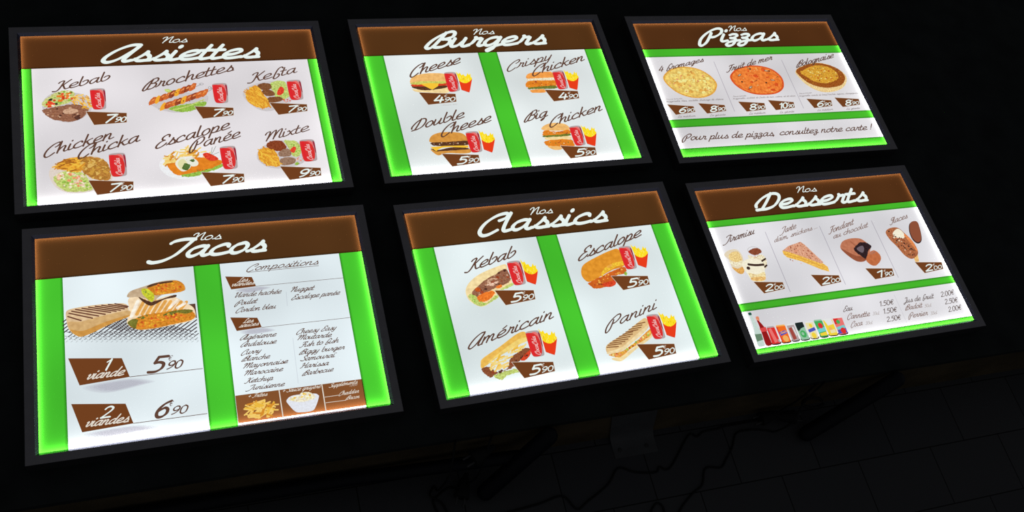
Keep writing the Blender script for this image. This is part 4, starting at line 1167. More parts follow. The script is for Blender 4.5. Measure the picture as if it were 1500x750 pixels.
  ('B','printshade',1,((69.8,376),(144.2,373.5),(181.6,382.3),(152.4,384.8),(91,386.4))),
  ('B','printshade',1,((74.1,376.3),(142.9,374),(177.5,382.2),(150.5,384.4),(93.6,386))),
  ('B','printshade',1,((79.3,376.7),(141.4,374.7),(172.4,382),(148.2,384.1),(97,385.5))),
  ('B','printshade',1,((84.6,377.1),(139.8,375.3),(167.4,381.9),(145.9,383.7),(100.3,384.9))),
  ('B','printshade',1,((91,377.7),(137.9,376.1),(161.4,381.7),(143.1,383.2),(104.4,384.3))),
  ('P','tagbrown',2,((49.6,321.6),(132.9,333.3),(143.2,369.9),(64.6,373.2))),
 ]),
 ('rule_line', [
  ('L','ink',2,((142.2,286),(260.5,287)),1.1),
 ]),
 ('rule_line', [
  ('L','ink',2,((143.2,369.9),(260.5,370.4)),1.1),
 ]),
 ('tag_lettering', [
  ('T','titlewhite',3,'1',(98.8,269),(109.2,268.2),19,3.2,0.5),
  ('T','creamwhite',3,'viande',(73.6,281.3),(131.5,281.1),15.4,3.2,0.7),
 ]),
 ('tag_lettering', [
  ('T','titlewhite',3,'2',(92,353.8),(109.3,353.5),18.5,3.2,0.5),
  ('T','creamwhite',3,'viandes',(68.5,364.7),(134.2,365.7),14.7,3.2,0.7),
 ]),
 ('price_lettering', [
  ('T','ink',3,'5',(169.4,283),(196,283.3),28.2,3.6,0.5),
  ('T','ink',3,'90',(200.5,280.9),(226.5,280.6),14.3,3.2,0.5),
  ('T','ink',3,'€',(204.9,265.1),(211,265),9.5,2.2,0.4),
 ]),
 ('price_lettering', [
  ('T','ink',3,'6',(174.9,365.4),(196.4,365.4),27,3.6,0.5),
  ('T','ink',3,'90',(201.8,363.9),(228.3,364.1),13.7,3.2,0.5),
  ('T','ink',3,'€',(200.4,348.7),(206.2,348.4),9,2.2,0.4),
 ]),
 ('section_heading', [
  ('T','ink',3,'Compositions',(354.6,103.7),(486.5,102.5),13.1,2.4,0.7),
  ('L','ink',2,((357.6,106),(487.9,105.8)),0.9),
 ]),
 ('printed_tag', [
  ('B','printshade',1,((330.1,140.1),(368.7,137.3),(394.1,141.2),(384.4,144.9),(349.5,149.5))),
  ('B','printshade',1,((332.7,140.3),(368.5,137.7),(392,141.3),(383,144.8),(350.7,148.9))),
  ('B','printshade',1,((335.9,140.5),(368.2,138.2),(389.3,141.4),(381.2,144.5),(352.1,148.3))),
  ('B','printshade',1,((339.2,140.7),(367.8,138.7),(386.6,141.6),(379.4,144.3),(353.6,147.7))),
  ('B','printshade',1,((343.1,141),(367.5,139.2),(383.4,141.7),(377.3,144.1),(355.3,146.9))),
  ('P','tagbrown',2,((316.2,110.5),(363.2,116.7),(368.6,136.7),(324.1,138.3))),
 ]),
 ('tag_lettering', [
  ('T','creamwhite',3,'Les',(337.4,125.3),(354,124.6),8.9,3,0.7),
  ('T','creamwhite',3,'viandes',(324.7,132.5),(364.9,132.1),8.4,3,0.7),
 ]),
 ('printed_tag', [
  ('B','printshade',1,((331.9,223.6),(369.3,221.1),(392,228.6),(380.2,231.8),(342,232.5))),
  ('B','printshade',1,((334.2,223.8),(368.8,221.6),(389.8,228.5),(379,231.4),(343.6,232.1))),
  ('B','printshade',1,((337,224.2),(368.3,222.2),(387.1,228.4),(377.4,231),(345.5,231.6))),
  ('B','printshade',1,((339.9,224.6),(367.7,222.8),(384.4,228.3),(375.8,230.7),(347.4,231.2))),
  ('B','printshade',1,((343.4,225),(367,223.5),(381.2,228.2),(373.8,230.2),(349.8,230.6))),
  ('P','tagbrown',2,((316.6,194.7),(363.3,200.9),(369,220.7),(325,222.7))),
 ]),
 ('tag_lettering', [
  ('T','creamwhite',3,'Les',(337.4,208.9),(354.5,208.9),8.5,3,0.7),
  ('T','creamwhite',3,'sauces',(329.2,216.6),(363,215.9),8,3,0.7),
 ]),
 ('rule_line', [
  ('L','ink',2,((368.6,136.7),(530.2,136.8)),0.8),
 ]),
 ('rule_line', [
  ('L','ink',2,((368.9,221.2),(530.1,220.9)),0.8),
 ]),
 ('filling_name', [
  ('T','ink',3,'Viande hachée',(326.5,155.7),(410.5,156.3),9.7,2.9,0.7),
 ]),
 ('filling_name', [
  ('T','ink',3,'Poulet',(327.3,172),(364.7,170.9),9.6,2.9,0.7),
 ]),
 ('filling_name', [
  ('T','ink',3,'Cordon bleu',(326.8,186.4),(397.2,185.7),9.5,2.9,0.7),
 ]),
 ('filling_name', [
  ('T','ink',3,'Nugget',(427.9,155.6),(470.4,156),9.9,2.9,0.7),
 ]),
 ('filling_name', [
  ('T','ink',3,'Escalope panée',(427.9,172.2),(516.9,171.1),9.8,2.9,0.7),
 ]),
 ('rule_line', [
  ('L','printgrey',2,((420.9,154.5),(419.3,183.4)),0.7),
 ]),
 ('sauce_name', [
  ('T','ink',3,'Algérienne',(327.9,241.5),(390.7,241.4),9.2,2.9,0.7),
 ]),
 ('sauce_name', [
  ('T','ink',3,'Andalouse',(327.4,255),(389.3,255.4),9.2,2.9,0.7),
 ]),
 ('sauce_name', [
  ('T','ink',3,'Curry',(327.1,270.5),(361.2,269.9),9,2.9,0.7),
 ]),
 ('sauce_name', [
  ('T','ink',3,'Blanche',(326.9,282.7),(374.5,282.8),9,2.9,0.7),
 ]),
 ('sauce_name', [
  ('T','ink',3,'Mayonnaise',(326.7,296.3),(404.4,296.3),9,2.9,0.7),
 ]),
 ('sauce_name', [
  ('T','ink',3,'Marocaine',(327.1,309.9),(394,310.1),8.9,2.9,0.7),
 ]),
 ('sauce_name', [
  ('T','ink',3,'Ketchup',(328.3,324.6),(375.1,324.6),8.8,2.9,0.7),
 ]),
 ('sauce_name', [
  ('T','ink',3,'Tunisienne',(329.6,338.3),(393.2,338.7),8.7,2.9,0.7),
 ]),
 ('sauce_name', [
  ('T','ink',3,'Cheesy Easy',(427.6,242.4),(499.7,242.1),9.4,2.9,0.7),
 ]),
 ('sauce_name', [
  ('T','ink',3,'Moutarde',(426.8,254.2),(488.6,255.4),9.3,2.9,0.7),
 ]),
 ('sauce_name', [
  ('T','ink',3,'Fish to fish',(430.3,269),(499.7,267.9),9.3,2.9,0.7),
 ]),
 ('sauce_name', [
  ('T','ink',3,'Biggy burger',(427.4,282.9),(508.4,282.7),9.2,2.9,0.7),
 ]),
 ('sauce_name', [
  ('T','ink',3,'Samouraï',(427.6,296),(488.4,295.9),9.1,2.9,0.7),
 ]),
 ('sauce_name', [
  ('T','ink',3,'Harissa',(425.7,309.6),(475.4,309.9),9.1,2.9,0.7),
 ]),
 ('sauce_name', [
  ('T','ink',3,'Barbecue',(427,324),(481.7,322.8),9,2.9,0.7),
 ]),
 ('rule_line', [
  ('L','printgrey',2,((420.6,249.2),(418.4,337.7)),0.7),
 ]),
 ('fries_picture', [
  ('S',('fry3','fry6','fry2','fry3'),2,((322.1,372.8),(336.7,357.3),(357.3,361.2),(373.3,369.9),(369.5,380.8),(361.7,392),(325.3,387.3),(321.9,382.4)),56,20,3,20,55),
 ]),
 ('bowl_picture', [
  ('B','bowlwhite',1,((394.4,365.8),(396.6,374.2),(406.2,388.5),(415.7,391.7),(435.5,391.7),(443.5,383),(450.2,368.2),(449.6,364.1),(441.7,360.2),(406.9,358.7))),
  ('R','creamy',2,((397.6,366.3),(403.1,361.8),(416.8,359.3),(422.3,355.5),(433.9,356.3),(441.5,362),(444.1,366.9),(438.6,370.6),(421.5,372.9),(405.5,369.3)),1.5),
  ('D',('creamy','moz','cheddar','bowlwhite'),3,((402.6,366.2),(416.6,360.1),(432.1,357),(441,365.5),(421.7,371.7)),26,5),
 ]),
 ('tag_lettering', [
  ('T','creamwhite',3,'+ Frites',(329.1,352.6),(361.9,352.6),7,2.7,0.7),
 ]),
 ('tag_lettering', [
  ('T','creamwhite',3,'+ Sauce gruyère',(388,351.2),(454.8,351.3),7.2,2.7,0.7),
 ]),
 ('tag_lettering', [
  ('T','creamwhite',3,'Suppléments',(470.1,353.4),(520.6,352.3),7.2,2.7,0.7),
  ('T','creamwhite',3,'+0€50',(505.5,357),(519.9,356.5),3.3,1.6,0.7),
 ]),
 ('tag_lettering', [
  ('T','creamwhite',3,'Cheddar',(485,370.7),(520.3,370),7.2,2.7,0.7),
  ('L','creamwhite',2,((460.5,369.9),(484.3,369.7)),0.9),
 ]),
 ('tag_lettering', [
  ('T','creamwhite',3,'Bacon',(496,380.2),(520,380.3),6.8,2.7,0.7),
  ('L','creamwhite',2,((460.6,380.6),(496.2,381)),0.9),
 ]),
 ('rule_line', [
  ('L','creamwhite',2,((384,346),(384.5,396.9)),1.8),
 ]),
 ('rule_line', [
  ('L','creamwhite',2,((458.8,344.9),(458.7,395.8)),1.8),
 ]),
],
'E': [
 ('heading_word', [
  ('T','titlewhite',3,'Nos',(261,30),(313.9,30.8),16.6,2.5,0.5),
 ]),
 ('board_title', [
  ('T','titlewhite',3,'Classics',(141.1,62.8),(428.7,62.7),41.2,3.8,0.6),
 ]),
 ('dish_picture', [
  ('B','breadpale',1,((85.3,185),(97.6,168.6),(122.1,153.7),(158.9,142.2),(181.2,139.1),(180.9,156.4),(182.1,184),(154.1,193.9),(129.1,217.4),(108.7,224.6),(92.6,214.7),(85.2,202.7))),
  ('R','leafpale',2,((87.2,198.5),(99.5,194.6),(105.2,205.3),(118.5,218.2),(145.4,202.9),(145.5,210.7),(110.9,223.8),(94.5,215)),2.5),
  ('R','leafpale',2,((156.7,192),(182.7,181.8),(183.3,187.6),(160.4,194.1)),2.5),
  ('R','meat',3,((95.8,193),(123.9,172),(154.9,157.8),(178.5,149.2),(181.4,174.8),(160.4,185.7),(135.7,191.5),(109.2,205.9),(102.2,200.5)),2.5),
  ('D',('meatpale','meatmid','meatdark','grill3'),4,((98.3,191.1),(154.9,157.8),(177.9,151.4),(179.3,174.5),(136.3,189.4),(108.2,201.3)),44,7),
  ('D',('meatpale','prawnpale'),5,((133.1,168.7),(157.9,162.7),(159.2,174.2),(130.7,186.4)),12,10),
  ('R','carrot',5,((106,202.1),(133.1,193.4),(142.2,199.1),(126.2,212.6),(107.1,214.4)),2),
  ('R','carrot',5,((147.6,186.3),(159.2,182.2),(159.8,187.9),(150.8,190.1)),1),
  ('D',('leaf','leafpale'),5,((88.7,200.9),(99,196.8),(111.5,221.6),(142,208),(132.3,213.4),(94.8,213.9)),18,5),
  ('E','bolored',6,(109.6,187.5),6,5,0),
 ]),
 ('drink_picture', [
  ('C',((183.7,133.6),(213.6,135.4),(211.9,189),(184.2,188.4))),
 ]),
 ('fries_picture', [
  ('F',((213.4,130.2),(250.8,148.8),(233.2,192.4),(211.8,185.5))),
 ]),
 ('dish_name', [
  ('T','ink',3,'Kebab',(95.7,146.3),(204.8,123.3),26.6,2.4,0.6),
 ]),
 ('price_tag', [
  ('G',((142.6,193.6),(223.4,203.7),(221.5,224.2),(157.1,228.9)),'5','90',0.2),
 ]),
 ('dish_picture', [
  ('R','meatbrown',1,((77,351.8),(92.2,349.8),(105.7,362.7),(128.1,357.5),(136.6,341.4),(167.1,324),(181.7,326.2),(175.5,340.8),(156.7,346.7),(136.3,358.8),(105.1,364.7),(90.9,371.1),(80.5,363)),2.5),
  ('B','breadgold',2,((77.6,341.1),(84.3,331.3),(122.8,312.9),(162.8,292),(180.9,289.7),(179.7,305.7),(146.4,320.9),(113.2,333.5),(93.7,343.6),(77.3,350.7))),
  ('B','breadcut',3,((94.8,339.4),(124.7,322),(159.3,305),(179.9,301.3),(179.7,305.7),(146.4,320.9),(113.2,333.5),(93.7,343.6))),
  ('S',('fry5','fry3','fry6'),4,((88.1,349.2),(122.5,330.5),(156.4,315.7),(178.7,305.6),(172.5,320.3),(137.8,337.2),(126.6,355.1),(100.7,357.6)),40,19,3.4,25,28),
  ('R','tomatostrip',3,((157.2,344.6),(181.1,328.3),(178.2,338.9),(164.9,347.9)),1),
  ('R','leafpale',3,((97.5,370),(113.8,363.9),(143.9,362.2),(148.4,369.4),(124.3,372.1),(108.7,379.2)),3),
  ('D',('meatdark','meatbrown','grill3'),3,((78.5,354.1),(105.1,364.7),(134.4,349.8),(174.9,327.4),(174,338.3),(104.6,366.8)),24,6),
 ]),
 ('drink_picture', [
  ('C',((180.9,289.7),(211,292.2),(207.3,345.6),(181.2,343.8))),
 ]),
 ('fries_picture', [
  ('F',((209.2,286.9),(249.5,297.7),(229.6,346.7),(208.4,340.2))),
 ]),
 ('dish_name', [
  ('T','ink',3,'Américain',(58.2,309.5),(245.7,268.4),25.3,2.4,0.6),
 ]),
 ('price_tag', [
  ('G',((137.5,347.7),(220.3,359.7),(218.5,379.3),(154,383.9)),'5','90',0.2),
 ]),
 ('dish_picture', [
  ('B','bunamber',1,((337.9,171.2),(349.2,158.3),(380.7,145.4),(416.8,134),(434.7,132.9),(441.1,152.6),(435.2,173.6),(406.5,179.7),(377.8,190.3),(364.7,195.7),(345.2,200.2),(335.7,187.3))),
  ('R','breaded2',2,((344.5,202.5),(374.9,192.3),(405.8,181.9),(435.6,176.1),(433.2,190.1),(408.7,194.2),(402,207.5),(378.6,216.2),(355.8,216.7),(346.7,209.7)),2),
  ('D',('grill2','grill3','bread2'),3,((348.8,203),(405,184.2),(434.8,178.4),(403.5,203),(356.8,213.4)),34,6),
  ('P','cheddar',3,((380,183.5),(390.3,172.9),(414,163.8),(437.9,161.9),(435.3,171.2),(420.7,171.9),(407.6,176.2),(387.7,184.4),(377.2,193.7))),
  ('B','tomatostrip',4,((374.2,208.6),(403.1,204.1),(402.3,213.4),(389.5,217.6),(376.8,214.8))),
  ('R','leaf',3,((431.7,187.6),(436.5,190.5),(433.5,196.1),(429.4,194.4)),1),
  ('B','bread2',4,((395.4,171.1),(406.2,166.5),(409.9,169.3),(399.1,174))),
 ]),
 ('drink_picture', [
  ('C',((436.4,127.7),(466,131.1),(462.8,184.2),(435.6,182.8))),
 ]),
 ('fries_picture', [
  ('F',((465.7,124.9),(507.8,134.7),(485.4,185.1),(464.1,178.4))),
 ]),
 ('dish_name', [
  ('T','ink',3,'Escalope',(337.1,149.7),(496.8,107.4),26.5,2.4,0.6),
 ]),
 ('price_tag', [
  ('G',((397.9,193.3),(480.1,203.6),(478.2,223.9),(414.4,229)),'5','90',0.2),
 ]),
 ('dish_picture', [
  ('R','fillmix',2,((338.5,362.3),(368.2,359.2),(404.6,343.7),(444,321.5),(443.2,333.8),(417.5,345.6),(389,356.8),(367.2,368.8),(355.7,370.4)),1.5),
  ('D',('cheddar','bolored','moz','leaf','prawn'),3,((340.6,362.7),(367.8,360.2),(404.3,344.8),(442.9,324.7),(442.5,332.5),(407.5,348.6),(358.4,368.6)),44,6),
  ('B','panbread',4,((337,346.9),(348.8,337.7),(384.7,323.1),(422.8,303.8),(442.5,296.4),(444.9,313.8),(422.6,330.8),(395.4,344.6),(368.5,358.2),(339.1,360.7))),
  ('B','pancut',5,((338.1,356.9),(368.5,351.6),(395.4,337.9),(443.1,311.2),(444.8,314.2),(422.5,331.2),(395.2,345),(368.4,358.6),(338.9,361.1))),
  ('B','breadpale',1,((342.1,371.5),(367.9,366.8),(406.7,350.7),(444.3,333.9),(438,342),(401.7,358.8),(366.5,377.4),(355,378.9))),
  ('L','char2',6,((339.2,346.8),(363.9,348.7)),2.2),
  ('L','char2',6,((342.7,342.9),(372.2,343.8)),2.2),
  ('L','char2',6,((348.2,339.4),(381.3,339.9)),2.2),
  ('L','char2',6,((356.1,335.5),(389.3,336)),2.2),
  ('L','char2',6,((365,332),(395.4,331.3)),2.2),
  ('L','char2',6,((373,328),(402.5,326.8)),2.2),
  ('L','char2',6,((382,324.5),(405.3,322)),2.2),
  ('L','char2',6,((390,320.5),(417.5,319.3)),2.2),
  ('L','char2',6,((398.3,316.1),(425.8,315.1)),2.2),
  ('L','char2',6,((407.6,311.8),(429.6,310.4)),2.2),
  ('L','char2',6,((418.2,307.2),(438.2,305.5)),2.2),
 ]),
 ('drink_picture', [
  ('C',((445.5,289.9),(474.8,293.3),(471.7,346.9),(443.8,345))),
 ]),
 ('fries_picture', [
  ('F',((474.6,285.9),(516.1,298.6),(493.8,348.3),(472.8,342.6))),
 ]),
 ('dish_name', [
  ('T','ink',3,'Panini',(348.8,310.3),(472.5,278.7),24.3,2.4,0.6),
 ]),
 ('price_tag', [
  ('G',((403.7,349.6),(485.6,360.6),(482.4,381.9),(418.6,385.8)),'5','90',0.2),
 ]),
],
'F': [
 ('heading_word', [
  ('T','titlewhite',3,'Nos',(257.9,27.4),(314.2,28.4),15.7,2.5,0.5),
 ]),
 ('board_title', [
  ('T','titlewhite',3,'Desserts',(132.4,63.1),(439.8,65.9),40.2,3.8,0.6),
 ]),
 ('dish_picture', [
  ('B','glasspale',1,((11.1,165.8),(24.5,156.4),(44.4,155.3),(53.2,167.8),(52.1,184.2),(41.8,212.9),(29.3,214.7),(18.4,199.3),(17.8,180.3))),
  ('B','custard',2,((21.1,168.3),(33.8,160.7),(47.1,162.2),(49.7,172.4),(48.1,183.8),(32,186),(20.9,179.3))),
  ('B','creamy',2,((18.1,180.8),(31.7,186.8),(49.3,184.4),(47.9,193.3),(33.1,197),(18.9,189.9))),
  ('B','caramel',2,((17.9,197.1),(31,202.2),(46.3,198.5),(41.8,212.9),(29.5,214.1))),
  ('O','glassline',3,(86.7,162.7),15,9,0.8),
  ('B','creamy',1,((69.5,172.4),(82.6,178.1),(100.9,174.6),(109.2,185.2),(104.1,203.9),(94.3,210.4),(80.9,195.7),(67.6,180.5))),
  ('D',('rosy','creamy','cocoa'),2,((75.1,175.8),(99.3,178.6),(99.7,184.2),(80.9,182)),8,5),
  ('R','cocoa',3,((72.7,164.5),(91,157.6),(103.5,161.8),(103.1,170.7),(84,174.6)),1.5),
  ('L','choc',3,((90,194),(107.3,186.4)),4),
  ('L','choc',3,((91.8,208.5),(103.9,202.5)),4),
  ('B','creamlight',4,((43.9,194.2),(61.2,182.5),(87.9,185.6),(96.9,197.6),(92.2,218.9),(82.5,238.6),(54.8,235.2),(48.9,219.2))),
  ('B','custardpale',5,((51.8,215.5),(70.1,221.7),(91.6,218.3),(83.5,237.4),(56.2,235.1))),
  ('B','caramel2',6,((54.2,227.9),(86.5,229.1),(82.9,237.5),(55.6,235.3))),
  ('L','choc',6,((60,195.5),(76.6,199.3),(95.8,200.2)),5.5),
  ('E','choc',6,(55.9,204.3),4.5,4,0),
 ]),
 ('dish_name', [
  ('T','ink',3,'Tiramisu',(20.2,139.3),(105.2,122.1),17.8,2.5,0.6),
 ]),
 ('price_tag', [
  ('G',((54.5,237.8),(125.8,247.4),(124.2,263.9),(69.1,268.4)),'2','00',0.1),
 ]),
 ('dish_picture', [
  ('P','tarttop',2,((158,171.9),(178.5,161.5),(213.7,154.6),(221.4,163.4),(236.2,189.1),(249.4,211.7),(242.3,214.3),(200.4,190.7),(172,176.3))),
  ('D',('cocoa','rosy','tartbit'),3,((162.7,171),(184,162.1),(212.9,156.2),(220.2,166.1),(243.8,211.1),(201.6,188)),60,4),
  ('P','tartside',1,((158,171.9),(172.4,175.5),(200.8,189.9),(246,212.8),(255.6,223.7),(254.2,236.1),(235.8,228.3),(195,202.7),(163.4,189.3),(157.3,180.2))),
  ('L','tartline',2,((159,179.6),(198,196),(244.4,222.4)),1.6),
  ('D',('cocoa','rosy'),2,((165,192.3),(185.6,204.4),(215.5,221.8),(237.4,231.3),(225.3,225.7),(168.7,196.9)),8,3),
 ]),
 ('dish_name', [
  ('T','inkrose',3,'Tarte',(170.1,130.8),(217,119.3),16,2.4,0.6),
  ('T','inkrose',3,'daim, snickers ...',(145.6,149.4),(273.9,125.2),12.7,2.3,0.6),
 ]),
 ('price_tag', [
  ('G',((202.2,238.2),(273.1,248),(272,265.1),(216.4,269.2)),'2','00',0.1),
 ]),
 ('dish_picture', [
  ('B','fondant',1,((312.6,176),(325.1,164.9),(347.7,160.4),(372.8,163.1),(385.1,174.2),(391,186),(377.8,206.7),(358.9,221),(336.9,218.5),(318.3,197.2),(310.9,185.5))),
  ('B','fondantside',2,((310.8,182.7),(323.5,192.3),(343.3,205.5),(366.8,210.9),(358.9,221),(336.7,219),(317.7,198.5))),
  ('R','chocdark',3,((344,189.1),(367.6,173.7),(386.6,177.1),(393.2,187.6),(378.9,198.5),(364.3,216.1),(354.3,206.8)),2),
  ('B','chocshine',4,((352.2,187.3),(369.3,182.2),(371.6,189.4),(363.7,199.6),(355.3,195.9))),
  ('R','fondantbit',4,((363,218.7),(380.4,201.5),(397,197.8),(405.7,209.8),(401.9,223.2),(384.2,234.8),(370.4,233.2)),1.2),
  ('B','fondant',5,((378.3,202.6),(393.9,198),(397.1,203.3),(383.3,207.3))),
  ('D',('chocdark',),6,((385.3,203.4),(397,200.6),(393.7,204.3)),3,4),
  ('L','fondantside',2,((344.5,167),(350.5,178.8)),1.4),
 ]),
 ('dish_name', [
  ('T','inkrose',3,'Fondant',(296.4,142.9),(373.1,125),16.7,2.4,0.6),
  ('T','inkrose',3,'au chocolat',(301.5,156.6),(408.6,135.8),14,2.3,0.6),
 ]),
 ('price_tag', [
  ('G',((349.2,239.4),(421,248.1),(417.5,266.5),(362.4,269.6)),'1','90',0.1),
 ]),
 ('dish_picture', [
  ('P','stick',1,((494.3,224.3),(509.4,220.6),(503.8,239.2),(492.8,239.6))),
  ('B','glaze',2,((450.8,154.8),(467.2,145.5),(490,146.5),(502,162.9),(513.3,185.9),(514.8,210.5),(506.6,223),(486.9,230.1),(472.4,219.1),(462.5,193.9),(452.6,174))),
  ('B','creamlight',3,((468.8,159.4),(488.7,149.1),(499.2,162.6),(492.4,175.5),(471.7,170.6))),
  ('D',('choc','cocoa','chocdark'),4,((457.7,152.8),(471.4,148.7),(470.3,167.7),(493.8,178.4),(506.5,209.6),(505.3,222.9),(488.2,227.6),(463.8,191.4)),44,6),
  ('D',('rosy','creamy'),5,((452.3,157.6),(477.3,176.6),(501,208.9),(481.9,217.5)),16,5),
  ('P','carrotpale',3,((502,162.9),(513.3,185.9),(514.8,210.5),(510.7,212.7),(505,190.5),(496.5,167.8))),
  ('B','chocdark',1,((526.3,142),(540.8,134.3),(553.1,139.1),(548.4,165.6),(538.5,187.3),(524.1,193.1),(515.3,182.1),(516.5,161.7))),
  ('B','icechoc',2,((529,140.8),(541.6,133.8),(553.5,138.3),(547.6,164.9),(538.5,184.6),(525.8,190),(517.8,179.6),(518.7,161.3))),
 ]),
 ('dish_name', [
  ('T','inkrose',3,'Glaces',(472.3,135.6),(530,123.7),15.4,2.4,0.6),
 ]),
 ('price_tag', [
  ('G',((489.6,239.7),(563.4,248.3),(558.7,265.8),(502.1,270.3)),'2','00',0.1),
 ]),
 ('bottle_picture', [
  ('B','waterglass',1,((13.4,307.9),(20.8,308),(20.5,317.7),(24.1,335.8),(25,360.4),(22.9,373.9),(22.6,383.4),(7.8,383.8),(8.3,365),(13.3,339.6),(14.2,315.1))),
  ('B','capgreen',2,((13.8,307),(20.3,307),(20,312.3),(13.5,312.3))),
  ('P','waterlabel',2,((9.1,356.4),(25.5,357),(24.3,370.7),(8.6,373.1))),
 ]),
 ('bottle_picture', [
  ('B','cola',2,((27.1,326.5),(32.2,329.8),(38.9,344.8),(40,355.5),(40.7,379.9),(36.5,385.4),(26.3,383.4),(26.7,360.6),(27.6,336.3))),
  ('B','rosy',1,((27.6,318.6),(35,318.7),(32,330.2),(27.6,328.3))),
  ('P','colared',3,((25.8,345.1),(41.4,343.4),(41.9,353.1),(27.2,354.1))),
 ]),
 ('can_picture', [
  ('B','canshade',1,((41.7,379.5),(61.8,379.9),(62.3,385),(51.6,386.4),(41.4,384.6))),
  ('P','canred',2,((44.6,343.7),(60.1,344),(61.7,347.3),(62.2,381.5),(60.5,383.8),(42.8,383.5),(41.2,381.1),(43,346.8))),
  ('P','cansilver',3,((44.6,343.7),(60.1,344),(61.7,347.3),(43,346.8))),
  ('P','canpink',4,((45.6,349.7),(52.3,347.9),(56.9,379.8),(48.5,381.6))),
  ('P','cansilver',4,((58,373.9),(61.7,375.9),(61.2,381.8),(58,381.8))),
 ]),
 ('can_picture', [
  ('B','canshade',1,((66.5,379.6),(87.2,380),(87.4,385.1),(76.7,386.5),(66.6,384.7))),
  ('P','canorange',2,((67.4,343.6),(87,344.2),(88.7,347.4),(87.5,381.6),(85.7,383.9),(67.8,383.5),(66.1,381.1),(65.6,346.8))),
  ('P','canpeach',3,((67.4,343.6),(87,344.2),(88.7,347.4),(65.6,346.8))),
  ('P','canblue',4,((67.6,359.7),(85,356.9),(87,364.1),(69.2,368.5))),
  ('P','canpeach',4,((84.9,376),(83.5,380.4),(80,383.1),(75.7,383),(72.3,380.2),(71,375.7),(72.3,371.2),(75.9,368.5),(80.2,368.6),(83.7,371.5))),
  ('P','canred',4,((65.7,348.4),(68.4,348.4),(68.7,381.6),(66.1,379.5))),
 ]),
 ('can_picture', [
  ('B','canshade',1,((91.8,379.7),(109.1,379.7),(109.3,384.7),(100.3,386.3),(91.7,384.8))),
  ('P','cansilver',2,((93.9,344.6),(108.9,344.8),(110.3,347.9),(109.4,381.2),(107.9,383.5),(92.8,383.6),(91.4,381.3),(92.4,347.7))),
  ('P','canwhite',3,((93.9,344.6),(108.9,344.8),(110.3,347.9),(92.4,347.7))),
  ('P','canrust',4,((94,354.4),(102.1,352.5),(104,379.7),(95,381.6))),
  ('P','canwhite',4,((103.3,352.5),(106.6,352.6),(107.8,372),(105.6,373.9))),
 ]),
 ('can_picture', [
  ('B','canshade',1,((114.2,380.2),(134,380.4),(134.6,385.6),(124.2,387.1),(114.2,385.3))),
  ('P','canmint',2,((115,344.4),(131.9,344.4),(133.6,347.6),(134.5,382),(132.9,384.4),(115.4,384.2),(113.8,381.8),(113.5,347.6))),
  ('P','canblack',3,((115,344.4),(131.9,344.4),(133.6,347.6),(113.5,347.6))),
  ('P','canblack',4,((113.5,346.4),(133.5,344.4),(133.8,355.7),(123.7,358.4),(115.7,364.3),(113.6,360.3))),
  ('P','cangreen',4,((131.3,371.7),(130,376.7),(126.4,379.8),(121.8,379.7),(118,376.6),(116.5,371.5),(117.9,366.5),(121.5,363.4),(126.1,363.4),(129.8,366.6))),
  ('P','canmint',4,((126.2,370.8),(125.6,373.1),(124,374.4),(121.9,374.4),(120.3,373),(119.6,370.7),(120.2,368.5),(121.8,367.1),(123.8,367.2),(125.5,368.6))),
 ]),
 ('can_picture', [
  ('B','canshade',1,((139,380.2),(157,381),(157.3,386.2),(147.9,387.3),(138.9,385.3))),
  ('P','cancream',2,((140.7,344.7),(156.6,345.3),(158,348.6),(157.3,382.6),(155.8,384.9),(140,384.2),(138.6,381.8),(139.1,347.8))),
  ('P','canwhite',3,((140.7,344.7),(156.6,345.3),(158,348.6),(139.1,347.8))),
  ('P','canblue',4,((138.9,363.7),(156.9,359.7),(157.7,367.2),(139.7,370.8))),
  ('P','canyellow',4,((153.7,378.5),(152.5,382.6),(149.6,385.1),(146.2,384.9),(143.4,382.2),(142.4,378),(143.5,373.9),(146.4,371.4),(149.9,371.6),(152.7,374.3))),
  ('P','canyellow',4,((153.1,355.5),(152.4,358.3),(150.5,360),(148.1,359.9),(146.3,358.1),(145.6,355.2),(146.4,352.5),(148.3,350.8),(150.6,350.9),(152.5,352.7))),
 ]),
 ('can_picture', [
  ('B','canshade',1,((162.9,380),(181.2,380.8),(181.5,386),(172,387.2),(163,385.2))),
  ('P','cangreen',2,((163.4,343.8),(181,344.6),(182.6,348),(181.6,382.4),(180,384.7),(164.1,384),(162.5,381.6),(161.8,347))),
  ('P','canmint',3,((163.4,343.8),(181,344.6),(182.6,348),(161.8,347))),
  ('P','canaqua',4,((162.2,365.9),(182.1,362.8),(181.9,372.1),(162.4,374))),
  ('P','canred',4,((178.8,359.1),(177.6,363),(174.8,365.3),(171.4,365.1),(168.6,362.6),(167.5,358.5),(168.5,354.6),(171.4,352.3),(174.9,352.4),(177.8,355))),
  ('P','canyellow',4,((164.3,376),(181.8,373.7),(181.6,382),(164.4,382))),
 ]),
 ('can_picture', [
  ('B','canshade',1,((185.4,379.7),(206.5,380.9),(206.8,386),(195.9,386.9),(185.5,384.7))),
  ('P','canyellow',2,((186.5,344.7),(205.9,345.3),(207.7,348.6),(206.9,382.4),(205.1,384.7),(186.7,383.6),(185,381.2),(184.7,347.8))),
  ('P','canwhite',3,((186.5,344.7),(205.9,345.3),(207.7,348.6),(184.7,347.8))),
  ('P','canwhite',4,((187,346.7),(205.4,346.1),(206.3,359.2),(191.6,361.3))),
  ('P','canpeach',4,((199.3,369.5),(198.5,372.2),(196.2,373.8),(193.5,373.7),(191.3,371.9),(190.4,369.1),(191.3,366.4),(193.5,364.8),(196.3,364.9),(198.5,366.7))),
  ('P','cancream',4,((191.5,372.3),(204.9,371),(204.7,378.8),(191.5,379.3))),
 ]),
 ('can_picture', [
